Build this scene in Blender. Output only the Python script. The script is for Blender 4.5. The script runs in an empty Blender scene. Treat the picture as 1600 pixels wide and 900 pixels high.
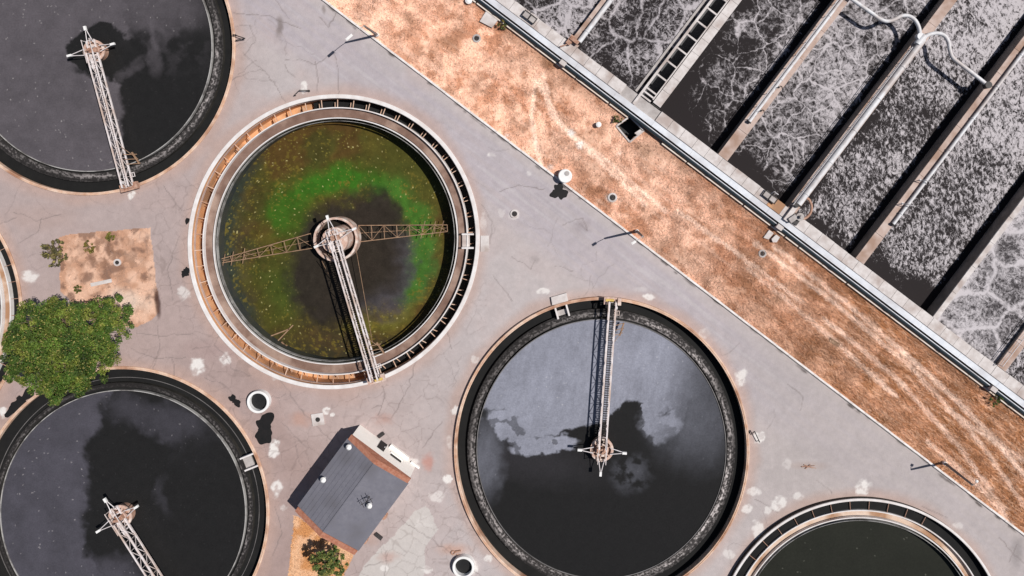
import bpy, math, random
import numpy as np
from mathutils import Vector, Matrix
random.seed(7); rng = np.random.default_rng(7)
scene = bpy.context.scene
C = scene.collection
PI = math.pi

# ------------------------------------------------------------------ camera, sky, sun, exposure
S = 0.08            # metres of ground per photo pixel
H = 90.0            # flying height
NX, NY = 870.0, 250.0   # point of the photo straight below the camera
cam_d = bpy.data.cameras.new('camera'); cam = bpy.data.objects.new('camera', cam_d); C.objects.link(cam)
cam.location = (0, 0, H); cam.rotation_euler = (0, 0, 0)
cam_d.sensor_width = 36; cam_d.lens = 36*H/(1600*S)
cam_d.shift_x = (800-NX)/1600; cam_d.shift_y = -(450-NY)/1600
cam_d.clip_start = 0.5; cam_d.clip_end = 3000
scene.camera = cam

SUN_EL = math.radians(57)
sv = Vector((math.cos(SUN_EL)*0.975, math.cos(SUN_EL)*0.224, math.sin(SUN_EL))).normalized()
w = bpy.data.worlds.new('World'); scene.world = w; w.use_nodes = True
wn = w.node_tree.nodes; wl = w.node_tree.links
sky = wn.new('ShaderNodeTexSky'); sky.sky_type = 'NISHITA'; sky.sun_disc = False
sky.sun_elevation = SUN_EL; sky.sun_rotation = math.atan2(sv.x, sv.y)
bg = wn['Background']; bg.inputs['Strength'].default_value = 0.05
wl.new(sky.outputs['Color'], bg.inputs['Color'])
sd = bpy.data.lights.new('sun', 'SUN'); sd.energy = 5.0; sd.angle = math.radians(0.5); sd.color = (1, 0.955, 0.9)
so = bpy.data.objects.new('sun', sd); C.objects.link(so)
so.rotation_euler = sv.to_track_quat('Z', 'Y').to_euler(); so.location = sv*200
vs = scene.view_settings
vs.view_transform = 'Standard'; vs.look = 'None'; vs.exposure = -0.12; vs.gamma = 1; vs.use_curve_mapping = False

# ------------------------------------------------------------------ helpers
def P(x, y, z=0.0):
    """the point at height z that the photo shows at pixel (x, y)"""
    k = S*(H-z)/H
    return Vector(((x-NX)*k, (NY-y)*k, z))
def px_of(X, Y, z=0.0):
    k = S*(H-z)/H
    return X/k+NX, NY-Y/k
_T = [np.random.default_rng(900+i).random(256*256) for i in range(16)]
def hash2(ix, iy, seed):
    return _T[seed % 16][((ix.astype(np.int64)*1+seed*37) & 255)*256+((iy.astype(np.int64)+seed*91) & 255)]
def vn(x, y, seed=0):
    ix = np.floor(x); iy = np.floor(y); fx = x-ix; fy = y-iy
    ix = ((ix.astype(np.int32)+seed*37) & 255)*256; iy = (iy.astype(np.int32)+seed*91) & 255; T = _T[seed % 16]
    fx = fx*fx*(3-2*fx); fy = fy*fy*(3-2*fy)
    ix2 = (ix+256) & 65535; iy2 = (iy+1) & 255
    a = T[ix+iy]; c = T[ix+iy2]
    a = a+(T[ix2+iy]-a)*fx; c = c+(T[ix2+iy2]-c)*fx
    return a+(c-a)*fy
def fbm(x, y, sc, oct=4, seed=0, gain=0.5):
    x = np.asarray(x, float)/sc; y = np.asarray(y, float)/sc; s = 0; a = 1; t = 0
    for o in range(oct):
        s = s+a*vn(x+o*17.3, y-o*9.1, seed+o*31); t += a; a *= gain; x, y = x*2.03*0.8-y*2.03*0.6, x*2.03*0.6+y*2.03*0.8
    return s/t
def sst(a, b, x):
    t = np.clip((x-a)/(b-a), 0, 1); return t*t*(3-2*t)
def mixc(c, col, m):
    return c*(1-m[:, None])+np.array(col)[None, :]*m[:, None]
def blob(x, y, cx, cy, rx, ry=None, rot=0, soft=0.5, wob=0.0, seed=0):
    ry = ry or rx
    ca, sa = math.cos(rot), math.sin(rot)
    dx = x-cx; dy = y-cy
    d = np.hypot((dx*ca+dy*sa)/rx, (-dx*sa+dy*ca)/ry)
    if wob: d = d+(fbm(x, y, max(rx, ry)*0.7, 4, seed+5)-0.5)*2*wob
    return 1-sst(1-soft, 1+soft, d)
def seg_dist(x, y, pts):
    d = np.full(x.shape, 1e9)
    for (ax, ay), (bx, by) in zip(pts[:-1], pts[1:]):
        L = (bx-ax)**2+(by-ay)**2+1e-9
        t = np.clip(((x-ax)*(bx-ax)+(y-ay)*(by-ay))/L, 0, 1)
        d = np.minimum(d, np.hypot(x-ax-t*(bx-ax), y-ay-t*(by-ay)))
    return d
def paint_line(col, x, y, pts, wd, color, strength, seed=0):
    """draw a crack into a colour array, touching only the vertices near it"""
    q = np.array(pts); m = wd*3
    near = np.where((x > q[:, 0].min()-m) & (x < q[:, 0].max()+m) & (y > q[:, 1].min()-m) & (y < q[:, 1].max()+m))[0]
    if not len(near): return
    xx, yy = x[near], y[near]
    d = seg_dist(xx+(fbm(xx, yy, 9, 2, seed)-0.5)*5, yy+(fbm(xx, yy, 9, 2, seed+3)-0.5)*5, pts)
    a = (1-sst(wd*0.35, wd*1.3, d))*strength*(0.5+0.7*fbm(xx, yy, 14, 2, seed+8))
    col[near] = mixc(col[near], color, np.clip(a, 0, 1))

class MB:
    def __init__(s): s.v = []; s.f = []; s.sm = []
    def add(s, vs_, fs, smooth=False):
        n = len(s.v); s.v += [tuple(p) for p in vs_]
        s.f += [tuple(i+n for i in f) for f in fs]; s.sm += [smooth]*len(fs); return s
    def hexa(s, b, t):
        return s.add(list(b)+list(t), [(3, 2, 1, 0), (4, 5, 6, 7), (0, 1, 5, 4), (1, 2, 6, 5), (2, 3, 7, 6), (3, 0, 4, 7)])
    def box(s, c, hx, hy, hz, rot=0):
        ca, sa = math.cos(rot), math.sin(rot); c = Vector(c)
        r = lambda x, y, z: c+Vector((x*ca-y*sa, x*sa+y*ca, z))
        q = [(-hx, -hy), (hx, -hy), (hx, hy), (-hx, hy)]
        return s.hexa([r(x, y, -hz) for x, y in q], [r(x, y, hz) for x, y in q])
    def bar(s, a, b, wd, ht):
        a = Vector(a); b = Vector(b); d = (b-a).normalized()
        up = Vector((0, 0, 1)) if abs(d.z) < 0.95 else Vector((1, 0, 0))
        sd_ = d.cross(up).normalized()*wd/2; uu = sd_.cross(d).normalized()*ht/2
        return s.hexa([a-sd_-uu, a+sd_-uu, b+sd_-uu, b-sd_-uu], [a-sd_+uu, a+sd_+uu, b+sd_+uu, b-sd_+uu])
    def prism(s, poly, z0, z1):
        n = len(poly)
        ar = sum(poly[i][0]*poly[(i+1) % n][1]-poly[(i+1) % n][0]*poly[i][1] for i in range(n))
        if ar < 0: poly = poly[::-1]
        vs_ = [(p[0], p[1], z0) for p in poly]+[(p[0], p[1], z1) for p in poly]
        fs = [tuple(range(n-1, -1, -1)), tuple(range(n, 2*n))]+[(i, (i+1) % n, n+(i+1) % n, n+i) for i in range(n)]
        return s.add(vs_, fs)
    def tube(s, pts, r, n=8, r2=None, caps=True):
        pts = [Vector(p) for p in pts]; m = len(pts); vs_ = []
        prev = None
        for i, p in enumerate(pts):
            d = (pts[min(i+1, m-1)]-pts[max(i-1, 0)]).normalized()
            if prev is None:
                up = Vector((0, 0, 1)) if abs(d.z) < 0.9 else Vector((1, 0, 0))
                a = d.cross(up).normalized()
            else:
                a = (prev-d*prev.dot(d)).normalized()
            prev = a; b = d.cross(a)
            rr = r if r2 is None else r+(r2-r)*i/(m-1)
            vs_ += [p+(a*math.cos(2*PI*j/n)+b*math.sin(2*PI*j/n))*rr for j in range(n)]
        fs = [(i*n+j, i*n+(j+1) % n, (i+1)*n+(j+1) % n, (i+1)*n+j) for i in range(m-1) for j in range(n)]
        s.add(vs_, fs, True)
        if caps:
            s.add(vs_[:n], [tuple(range(n-1, -1, -1))]); s.add(vs_[-n:], [tuple(range(n))])
        return s
    def cyl(s, c, r, z0, z1, n=24, r1=None):
        r1 = r if r1 is None else r1
        vs_ = [(c[0]+r*math.cos(2*PI*j/n), c[1]+r*math.sin(2*PI*j/n), z0) for j in range(n)]
        vt = [(c[0]+r1*math.cos(2*PI*j/n), c[1]+r1*math.sin(2*PI*j/n), z1) for j in range(n)]
        s.add(vs_+vt, [(j, (j+1) % n, n+(j+1) % n, n+j) for j in range(n)], True)
        s.add(vs_, [tuple(range(n-1, -1, -1))]); s.add(vt, [tuple(range(n))]); return s
    def lathe(s, prof, xy, n=240, a0=0, a1=2*PI, closed=True):
        """prof: closed (r, z) outline, counter-clockwise seen with r to the right; xy(r, angle) -> (x, y)"""
        full = abs(a1-a0-2*PI) < 1e-6; m = n if full else n+1; k = len(prof); vs_ = []
        for i in range(m):
            t = a0+(a1-a0)*i/n
            for r, z in prof:
                x, y = xy(r, t); vs_.append((x, y, z))
        fs = []
        for i in range(n):
            i2 = (i+1) % m
            for j in range(k if closed else k-1):
                j2 = (j+1) % k
                fs.append((i*k+j, i*k+j2, i2*k+j2, i2*k+j))
        n0 = len(s.v); s.v += vs_; s.f += [tuple(q+n0 for q in f) for f in fs]; s.sm += [False]*len(fs)
        return s
    def build(s, name, mat, parent=None, origin=None):
        me = bpy.data.meshes.new(name)
        o = Vector(parent.location) if parent is not None and origin is None else Vector(origin or (0, 0, 0))
        if parent is not None and parent.parent is not None and origin is None: o = Vector(parent.parent.location)
        me.from_pydata([(v[0]-o.x, v[1]-o.y, v[2]-o.z) for v in s.v], [], s.f)
        me.polygons.foreach_set('use_smooth', s.sm); me.update()
        if mat: me.materials.append(mat)
        ob = bpy.data.objects.new(name, me); C.objects.link(ob)
        if parent is not None: ob.parent = parent
        else: ob.location = o
        return ob
def tag(o, label=None, cat=None, group=None, kind=None):
    if label: o['label'] = label
    if cat: o['category'] = cat
    if group: o['group'] = group
    if kind: o['kind'] = kind
    return o
def thing(name, loc, label, cat, group=None):
    o = bpy.data.objects.new(name, None); C.objects.link(o); o.location = loc; o.empty_display_size = 0.3
    return tag(o, label, cat, group)
def np_mesh(name, verts, quads, mat, col=None, smooth=False, attrs=None, parent=None):
    me = bpy.data.meshes.new(name); nv = len(verts); k = quads.shape[1]; nf = len(quads)
    me.vertices.add(nv); me.vertices.foreach_set('co', np.ascontiguousarray(verts, dtype=np.float32).ravel())
    me.loops.add(nf*k); me.loops.foreach_set('vertex_index', np.ascontiguousarray(quads, dtype=np.int32).ravel())
    me.polygons.add(nf); me.polygons.foreach_set('loop_start', np.arange(0, nf*k, k, dtype=np.int32))
    if smooth: me.polygons.foreach_set('use_smooth', np.ones(nf, dtype=bool))
    me.update(calc_edges=True)
    if col is not None:
        a = me.attributes.new('Col', 'FLOAT_COLOR', 'POINT')
        a.data.foreach_set('color', np.c_[np.clip(col, 0, 1), np.ones(nv)].astype(np.float32).ravel())
    for an, av in (attrs or {}).items():
        a = me.attributes.new(an, 'FLOAT', 'POINT'); a.data.foreach_set('value', av.astype(np.float32))
    me.materials.append(mat)
    ob = bpy.data.objects.new(name, me); C.objects.link(ob)
    if parent is not None: ob.parent = parent
    return ob

# ------------------------------------------------------------------ materials
def nodes_of(name):
    m = bpy.data.materials.new(name); m.use_nodes = True
    nt = m.node_tree; return m, nt.nodes, nt.links, nt.nodes['Principled BSDF']
def setin(b, **kw):
    for k, v in kw.items():
        k = k.replace('_', ' ')
        if k in b.inputs: b.inputs[k].default_value = v
def mat(name, col, col2=None, rough=0.8, scale=1.5, detail=5, lo=0.35, hi=0.65, metal=0.0, spec=0.3, bump=0.0, bscale=None, stretch=None, col3=None, s3=0.25):
    """mottled surface: two colours mixed by noise, a third in larger patches"""
    m, n, l, b = nodes_of(name)
    setin(b, Roughness=rough, Metallic=metal, Specular_IOR_Level=spec)
    col2 = col2 or tuple(c*0.7 for c in col)
    tc = n.new('ShaderNodeTexCoord'); src = tc.outputs['Object']
    if stretch:
        mp = n.new('ShaderNodeMapping'); mp.inputs['Scale'].default_value = stretch; l.new(src, mp.inputs['Vector']); src = mp.outputs['Vector']
    nz = n.new('ShaderNodeTexNoise'); nz.inputs['Scale'].default_value = scale; nz.inputs['Detail'].default_value = detail; nz.inputs['Roughness'].default_value = 0.65
    l.new(src, nz.inputs['Vector'])
    mr = n.new('ShaderNodeMapRange'); mr.inputs[1].default_value = lo; mr.inputs[2].default_value = hi; l.new(nz.outputs['Fac'], mr.inputs[0])
    mx = n.new('ShaderNodeMix'); mx.data_type = 'RGBA'; mx.inputs[6].default_value = (*col, 1); mx.inputs[7].default_value = (*col2, 1)
    l.new(mr.outputs[0], mx.inputs[0]); out = mx.outputs[2]
    if col3:
        n3 = n.new('ShaderNodeTexNoise'); n3.inputs['Scale'].default_value = s3; n3.inputs['Detail'].default_value = 4; l.new(tc.outputs['Object'], n3.inputs['Vector'])
        r3 = n.new('ShaderNodeMapRange'); r3.inputs[1].default_value = 0.48; r3.inputs[2].default_value = 0.66; l.new(n3.outputs['Fac'], r3.inputs[0])
        m3 = n.new('ShaderNodeMix'); m3.data_type = 'RGBA'; m3.inputs[7].default_value = (*col3, 1)
        l.new(r3.outputs[0], m3.inputs[0]); l.new(out, m3.inputs[6]); out = m3.outputs[2]
    l.new(out, b.inputs['Base Color'])
    if bump:
        nb = n.new('ShaderNodeTexNoise'); nb.inputs['Scale'].default_value = bscale or scale*4; nb.inputs['Detail'].default_value = 4; l.new(tc.outputs['Object'], nb.inputs['Vector'])
        bp = n.new('ShaderNodeBump'); bp.inputs['Strength'].default_value = bump; bp.inputs['Distance'].default_value = 0.05
        l.new(nb.outputs['Fac'], bp.inputs['Height']); l.new(bp.outputs[0], b.inputs['Normal'])
    return m
def mat_attr(name, rough=0.9, fine=1.2, amt=0.25, spec=0.2, bump=0.0, bscale=3, fine2=None, transl=0):
    """colour from the mesh's own Col attribute, broken up by a fine noise"""
    m, n, l, b = nodes_of(name); setin(b, Roughness=rough, Specular_IOR_Level=spec)
    at = n.new('ShaderNodeAttribute'); at.attribute_name = 'Col'; out = at.outputs['Color']
    tc = n.new('ShaderNodeTexCoord')
    for sc in [fine]+([fine2] if fine2 else []):
        nz = n.new('ShaderNodeTexNoise'); nz.inputs['Scale'].default_value = sc; nz.inputs['Detail'].default_value = 5; nz.inputs['Roughness'].default_value = 0.7
        l.new(tc.outputs['Object'], nz.inputs['Vector'])
        mr = n.new('ShaderNodeMapRange'); mr.inputs[1].default_value = 0.25; mr.inputs[2].default_value = 0.75; mr.inputs[3].default_value = 1-amt; mr.inputs[4].default_value = 1+amt
        l.new(nz.outputs['Fac'], mr.inputs[0])
        vm = n.new('ShaderNodeVectorMath'); vm.operation = 'SCALE'; l.new(out, vm.inputs[0]); l.new(mr.outputs[0], vm.inputs['Scale']); out = vm.outputs[0]
    l.new(out, b.inputs['Base Color'])
    if transl:
        setin(b, Transmission_Weight=0.0, Subsurface_Weight=0.0)
    if bump:
        nb = n.new('ShaderNodeTexNoise'); nb.inputs['Scale'].default_value = bscale; nb.inputs['Detail'].default_value = 5; l.new(tc.outputs['Object'], nb.inputs['Vector'])
        bp = n.new('ShaderNodeBump'); bp.inputs['Strength'].default_value = bump; bp.inputs['Distance'].default_value = 0.08
        l.new(nb.outputs['Fac'], bp.inputs['Height']); l.new(bp.outputs[0], b.inputs['Normal'])
    return m

M = {}
M['pave'] = mat_attr('pavement_concrete', 0.92, 2.2, 0.07, 0.15, 0.25, 6, fine2=14)
M['dry'] = mat_attr('dry_grass_ground', 0.95, 1.6, 0.12, 0.05, 0.4, 2.0, fine2=5)
M['blade'] = mat_attr('dry_grass_blades', 0.9, 5, 0.1, 0.05)
M['leaf'] = mat_attr('leaves', 0.65, 2, 0.15, 0.25)
M['water'] = mat_attr('tank_water', 0.35, 5.0, 0.20, 0.12, 0.05, 1.2)
M['rim_tan'] = mat('tan_rim_concrete', (0.56, 0.34, 0.23), (0.68, 0.52, 0.42), 0.9, 0.9, bump=0.2, col3=(0.36, 0.19, 0.12), s3=0.35)
M['rim_white'] = mat('whitewashed_rim', (0.72, 0.70, 0.70), (0.60, 0.55, 0.53), 0.85, 0.7, bump=0.15)
M['ledge'] = mat('pink_ledge_concrete', (0.46, 0.33, 0.29), (0.56, 0.45, 0.41), 0.9, 0.9)
M['wet_and_shade_wall'] = mat('dark_wet_and_shade_wall', (0.026, 0.026, 0.024), (0.05, 0.045, 0.04), 0.6, 0.8, spec=0.2)  # wet walls, and shade painted on the pit walls and outer rim skirt
M['slime_wall'] = mat('slimy_wall', (0.035, 0.042, 0.045), (0.06, 0.06, 0.045), 0.5, 0.5, spec=0.25)
M['rust_wall'] = mat('orange_stained_concrete', (0.60, 0.29, 0.13), (0.70, 0.40, 0.22), 0.9, 0.7, bump=0.3, col3=(0.34, 0.19, 0.11), s3=0.3)
M['launder'] = mat('launder_floor', (0.155, 0.092, 0.07), (0.225, 0.145, 0.115), 0.9, 0.6, bump=0.2, col3=(0.33, 0.235, 0.19), s3=0.3)
M['launder_pale'] = mat('pale_launder_floor', (0.52, 0.37, 0.27), (0.62, 0.50, 0.42), 0.9, 0.6, bump=0.2, col3=(0.34, 0.19, 0.11), s3=0.35)
M['scum'] = mat('scum_crusted_wall', (0.018, 0.017, 0.017), (0.24, 0.22, 0.22), 0.8, 2.4, 6, 0.47, 0.70, bump=0.4, col3=(0.03, 0.028, 0.028), s3=0.12)
M['crust'] = mat_attr('dried_scum', 0.85, 6, 0.2, 0.1, 0.4, 8)
M['weir'] = mat('weir_plate', (0.40, 0.39, 0.38), (0.16, 0.15, 0.145), 0.6, 0.5, lo=0.45, hi=0.6)
M['weir_dull'] = mat('dull_weir_plate', (0.20, 0.19, 0.19), (0.09, 0.085, 0.085), 0.6, 0.5)
M['channel_dark'] = mat('murky_channel_water', (0.075, 0.077, 0.082), (0.05, 0.05, 0.054), 0.35, 0.8, spec=0.3)
M['basin_wall'] = mat('stained_basin_wall', (0.27, 0.23, 0.205), (0.18, 0.15, 0.13), 0.85, 0.8)
M['black_water_and_shade'] = mat('black_channel_water_and_shade', (0.014, 0.014, 0.0145), (0.018, 0.018, 0.018), 0.55, 0.6, spec=0.05)  # real channel water, and the shade sheet in the algae tank's channel
M['white_metal'] = mat('white_painted_steel', (0.72, 0.70, 0.72), (0.55, 0.50, 0.50), 0.5, 1.4)
M['truss'] = mat('galvanised_truss', (0.72, 0.68, 0.69), (0.58, 0.50, 0.48), 0.5, 1.2, col3=(0.50, 0.38, 0.32), s3=0.3)
M['rusty'] = mat('rust_brown_steel', (0.30, 0.15, 0.10), (0.46, 0.30, 0.23), 0.8, 2.0)
M['pink_steel'] = mat('faded_pink_steel', (0.55, 0.40, 0.34), (0.44, 0.28, 0.22), 0.7, 2.0, col3=(0.68, 0.6, 0.55), s3=1.2)
M['tan_steel'] = mat('tan_scraper_steel', (0.34, 0.22, 0.14), (0.22, 0.13, 0.08), 0.8, 2.0)
M['deck'] = mat('dark_deck_grating', (0.03, 0.027, 0.027), (0.085, 0.07, 0.068), 0.8, 3.0, lo=0.5, hi=0.75)
M['dark_steel'] = mat('dark_steel', (0.028, 0.026, 0.027), (0.05, 0.045, 0.045), 0.6, 2.0)
M['lamp_grey'] = mat('lamp_post_grey', (0.16, 0.145, 0.14), (0.24, 0.22, 0.21), 0.6, 1.5)
M['concrete'] = mat('pale_concrete', (0.50, 0.455, 0.44), (0.64, 0.60, 0.59), 0.9, 1.1, bump=0.2, col3=(0.40, 0.335, 0.31), s3=0.45)
M['pink_conc'] = mat('pinkish_concrete', (0.43, 0.32, 0.275), (0.52, 0.42, 0.38), 0.9, 0.9, bump=0.2, col3=(0.33, 0.22, 0.17), s3=0.35)
M['grey_conc'] = mat('grey_concrete', (0.33, 0.30, 0.29), (0.45, 0.42, 0.41), 0.9, 0.9, bump=0.2)
M['beam'] = mat('pale_blue_walkway', (0.58, 0.61, 0.67), (0.68, 0.70, 0.74), 0.6, 1.6, col3=(0.50, 0.50, 0.53), s3=0.3)
M['pipe_dark'] = mat('dark_glossy_pipe', (0.014, 0.028, 0.038), (0.022, 0.036, 0.046), 0.45, 0.5, spec=0.5)
M['pipe_white'] = mat('white_air_pipe', (0.66, 0.67, 0.70), (0.55, 0.53, 0.54), 0.5, 1.2, col3=(0.46, 0.41, 0.40), s3=0.3)
M['kerb'] = mat('white_kerb', (0.76, 0.73, 0.72), (0.60, 0.54, 0.51), 0.85, 0.8)
M['kerb_dull'] = mat('dull_kerb', (0.60, 0.48, 0.40), (0.72, 0.66, 0.60), 0.85, 0.5)
M['roof'] = mat('slate_blue_roof', (0.135, 0.134, 0.162), (0.165, 0.163, 0.192), 0.75, 1.4, bump=0.2, col3=(0.125, 0.122, 0.142), s3=0.35)
M['brick'] = mat('red_brown_brick', (0.30, 0.11, 0.065), (0.40, 0.19, 0.13), 0.9, 3.0, bump=0.4)
M['plaster'] = mat('cream_plaster', (0.90, 0.87, 0.83), (0.86, 0.82, 0.77), 0.85, 0.8)
M['void'] = mat('dark_opening', (0.012, 0.012, 0.013), (0.016, 0.016, 0.016), 0.5, 1.0)
M['vat_white'] = mat('white_vat_paint', (0.80, 0.80, 0.80), (0.70, 0.69, 0.68), 0.6, 0.9)
M['wet_black'] = mat('black_wet_patch', (0.014, 0.014, 0.014), (0.02, 0.018, 0.018), 0.35, 1.0, spec=0.25)
M['bark'] = mat('bark', (0.13, 0.09, 0.06), (0.2, 0.15, 0.11), 0.95, 3.0, bump=0.5)
M['yellow'] = mat('yellow_steel', (0.62, 0.45, 0.14), (0.5, 0.33, 0.1), 0.6, 2.0)

# foam on the aeration basins
def foam_mat(name, light, dark, s1, w1, s2, w2, grain, gsc, thr, soft, warp=0.8, stretch=1.0, inv=0.0):
    """light foam where the pattern plus the mesh's own 'cov' passes thr: big veins (s1, w1), small veins (s2, w2), churned grain"""
    m, n, l, b = nodes_of(name); setin(b, Roughness=0.7, Specular_IOR_Level=0.1)
    tc = n.new('ShaderNodeTexCoord')
    def mth(op, a, b_):
        q = n.new('ShaderNodeMath'); q.operation = op
        for i, v in ((0, a), (1, b_)):
            if isinstance(v, (int, float)): q.inputs[i].default_value = v
            else: l.new(v, q.inputs[i])
        return q.outputs[0]
    def warped(scale, amt, det):
        wz = n.new('ShaderNodeTexNoise'); wz.inputs['Scale'].default_value = scale; wz.inputs['Detail'].default_value = det; l.new(tc.outputs['Object'], wz.inputs['Vector'])
        sb = n.new('ShaderNodeVectorMath'); sb.operation = 'SUBTRACT'; sb.inputs[1].default_value = (0.5, 0.5, 0.5); l.new(wz.outputs['Color'], sb.inputs[0])
        sc = n.new('ShaderNodeVectorMath'); sc.operation = 'SCALE'; sc.inputs['Scale'].default_value = amt*2; l.new(sb.outputs[0], sc.inputs[0])
        ad = n.new('ShaderNodeVectorMath'); ad.operation = 'ADD'; l.new(tc.outputs['Object'], ad.inputs[0]); l.new(sc.outputs[0], ad.inputs[1])
        mp = n.new('ShaderNodeMapping'); mp.inputs['Rotation'].default_value = (0, 0, 0.65); mp.inputs['Scale'].default_value = (stretch, 1, 0); l.new(ad.outputs[0], mp.inputs['Vector'])
        return mp.outputs['Vector']
    big, small = warped(0.35, warp, 3), warped(0.9, warp*0.35, 3)
    def vein(vec, scale, wd):
        v = n.new('ShaderNodeTexVoronoi'); v.voronoi_dimensions = '2D'; v.feature = 'DISTANCE_TO_EDGE'; v.inputs['Scale'].default_value = scale; l.new(vec, v.inputs['Vector'])
        r = n.new('ShaderNodeMapRange'); r.interpolation_type = 'SMOOTHSTEP'; r.inputs[1].default_value = 0; r.inputs[2].default_value = wd; r.inputs[3].default_value = 1; r.inputs[4].default_value = 0
        l.new(v.outputs['Distance'], r.inputs[0]); return r.outputs[0]
    def noi(vec, scale, det, rough=0.6):
        g = n.new('ShaderNodeTexNoise'); g.inputs['Scale'].default_value = scale; g.inputs['Detail'].default_value = det; g.inputs['Roughness'].default_value = rough; l.new(vec, g.inputs['Vector'])
        return mth('SUBTRACT', g.outputs['Fac'], 0.5)
    def ridge(vec, scale, det, k):
        g = noi(vec, scale, det); ab = n.new('ShaderNodeMath'); ab.operation = 'ABSOLUTE'; l.new(g, ab.inputs[0])
        r_ = n.new('ShaderNodeMapRange'); r_.interpolation_type = 'SMOOTHSTEP'; r_.inputs[1].default_value = 0; r_.inputs[2].default_value = 1/k; r_.inputs[3].default_value = 1; r_.inputs[4].default_value = 0
        l.new(ab.outputs[0], r_.inputs[0]); return r_.outputs[0]
    v1 = vein(big, s1, w1) if w1 else None
    rg = mth('MAXIMUM', ridge(small, s2, 3, 9), mth('MULTIPLY', ridge(small, s2*2.3, 2, 7), 0.7))
    pat = mth('MULTIPLY', rg, w2)
    if v1: pat = mth('MAXIMUM', pat, mth('MULTIPLY', v1, 0.8))
    pat = mth('ADD', pat, mth('MULTIPLY', noi(small, gsc, 4, 0.8), grain))
    pat = mth('ADD', pat, mth('MULTIPLY', noi(big, 0.45, 3), 0.9))
    at = n.new('ShaderNodeAttribute'); at.attribute_name = 'cov'
    pat = mth('ADD', pat, at.outputs['Fac'])
    r = n.new('ShaderNodeMapRange'); r.interpolation_type = 'SMOOTHSTEP'; r.inputs[1].default_value = thr; r.inputs[2].default_value = thr+soft; l.new(pat, r.inputs[0])
    mx = n.new('ShaderNodeMix'); mx.data_type = 'RGBA'; mx.inputs[6].default_value = (*dark, 1); mx.inputs[7].default_value = (*light, 1); l.new(r.outputs[0], mx.inputs[0])
    l.new(mx.outputs[2], b.inputs['Base Color'])
    bp = n.new('ShaderNodeBump'); bp.inputs['Strength'].default_value = 0.5; bp.inputs['Distance'].default_value = 0.15; l.new(r.outputs[0], bp.inputs['Height']); l.new(bp.outputs[0], b.inputs['Normal'])
    return m
DK = (0.018, 0.0145, 0.0155)
M['foam_net'] = foam_mat('netted_foam', (0.43, 0.40, 0.42), DK, 0.24, 0.12, 0.75, 0.60, 1.7, 3.6, 0.14, 0.70, 1.5)
M['foam_brain'] = foam_mat('streaked_foam', (0.46, 0.43, 0.45), DK, 0.30, 0.08, 0.70, 0.52, 2.2, 1.7, 0.18, 0.95, 1.6)
M['foam_grain'] = foam_mat('churned_foam', (0.47, 0.44, 0.46), DK, 0.30, 0.0, 0.75, 0.42, 3.1, 1.6, 0.16, 0.62, 1.2, 1.6)
M['foam_white'] = foam_mat('thick_foam', (0.50, 0.47, 0.49), (0.04, 0.035, 0.038), 0.20, 0.15, 0.8, 0.5, 2.0, 2.2, -0.10, 1.0, 1.6)

# ------------------------------------------------------------------ tanks: measured places
def ell(c, ratio=1.0, ang=0.0):
    """returns xy(r, t) for a ring that is drawn out by ratio along ang"""
    ca, sa = math.cos(ang), math.sin(ang); k1, k2 = math.sqrt(ratio), 1/math.sqrt(ratio)
    def f(r, t):
        x, y = r*math.cos(t), r*math.sin(t)
        a = (x*ca+y*sa)*k1; b = (-x*sa+y*ca)*k2
        return c.x+a*ca-b*sa, c.y+a*sa+b*ca
    def inv(X, Y):
        dx = X-c.x; dy = Y-c.y; a = (dx*ca+dy*sa)/k1; b = (-dx*sa+dy*ca)/k2
        return np.hypot(a, b)
    return f, inv
TK = {}
def tank(key, cx, cy, zr, R, ratio=1.0, ang=0.0, **kw):
    c = P(cx, cy, zr); c.z = 0; k = S*(H-zr)/H
    f, inv = ell(c, ratio, ang)
    TK[key] = dict(c=c, k=k, zr=zr, R=R*k, xy=f, inv=inv, **kw)
tank('a', 135.3, 73.6, 0.15, 232.0)
tank('b', 521.1, 377.8, 0.15, 229.5, 1.026, math.radians(56.5))
tank('c', 190.0, 803.0, 0.15, 230.5)
tank('d', 940.2, 704.7, 0.50, 235.7, 1.040, math.radians(90))
tank('e', 1347.0, 1008.0, 0.70, 228.6)
tank('f', -199.0, 487.0, 0.20, 233.0)

# ------------------------------------------------------------------ basin frame of reference
ux, uy = 0.7972, 0.6038            # along the basins' front wall (photo pixels, y down)
nx, ny = 0.6038, -0.7972           # across it, away from the tanks
Q0 = 457.7
ZT = 1.3                           # top of the basin walls
def PQpx(p, q): return ux*p+nx*(Q0+q), uy*p+ny*(Q0+q)
def PQ(p, q, z=ZT, zt=ZT):
    x, y = PQpx(p, q); v = P(x, y, zt); v.z = z; return v
def pqbox(mb, p0, p1, q0, q1, z0, z1, zt=ZT):
    cs = [(p0, q1), (p0, q0), (p1, q0), (p1, q1)]
    return mb.hexa([PQ(a, b, z0, zt) for a, b in cs], [PQ(a, b, z1, zt) for a, b in cs])
KN = (0.6067, -0.7950); KC = 307.0
def kerb_side(x, y): return KN[0]*x+KN[1]*y-KC        # > 0 on the grass side

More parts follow.
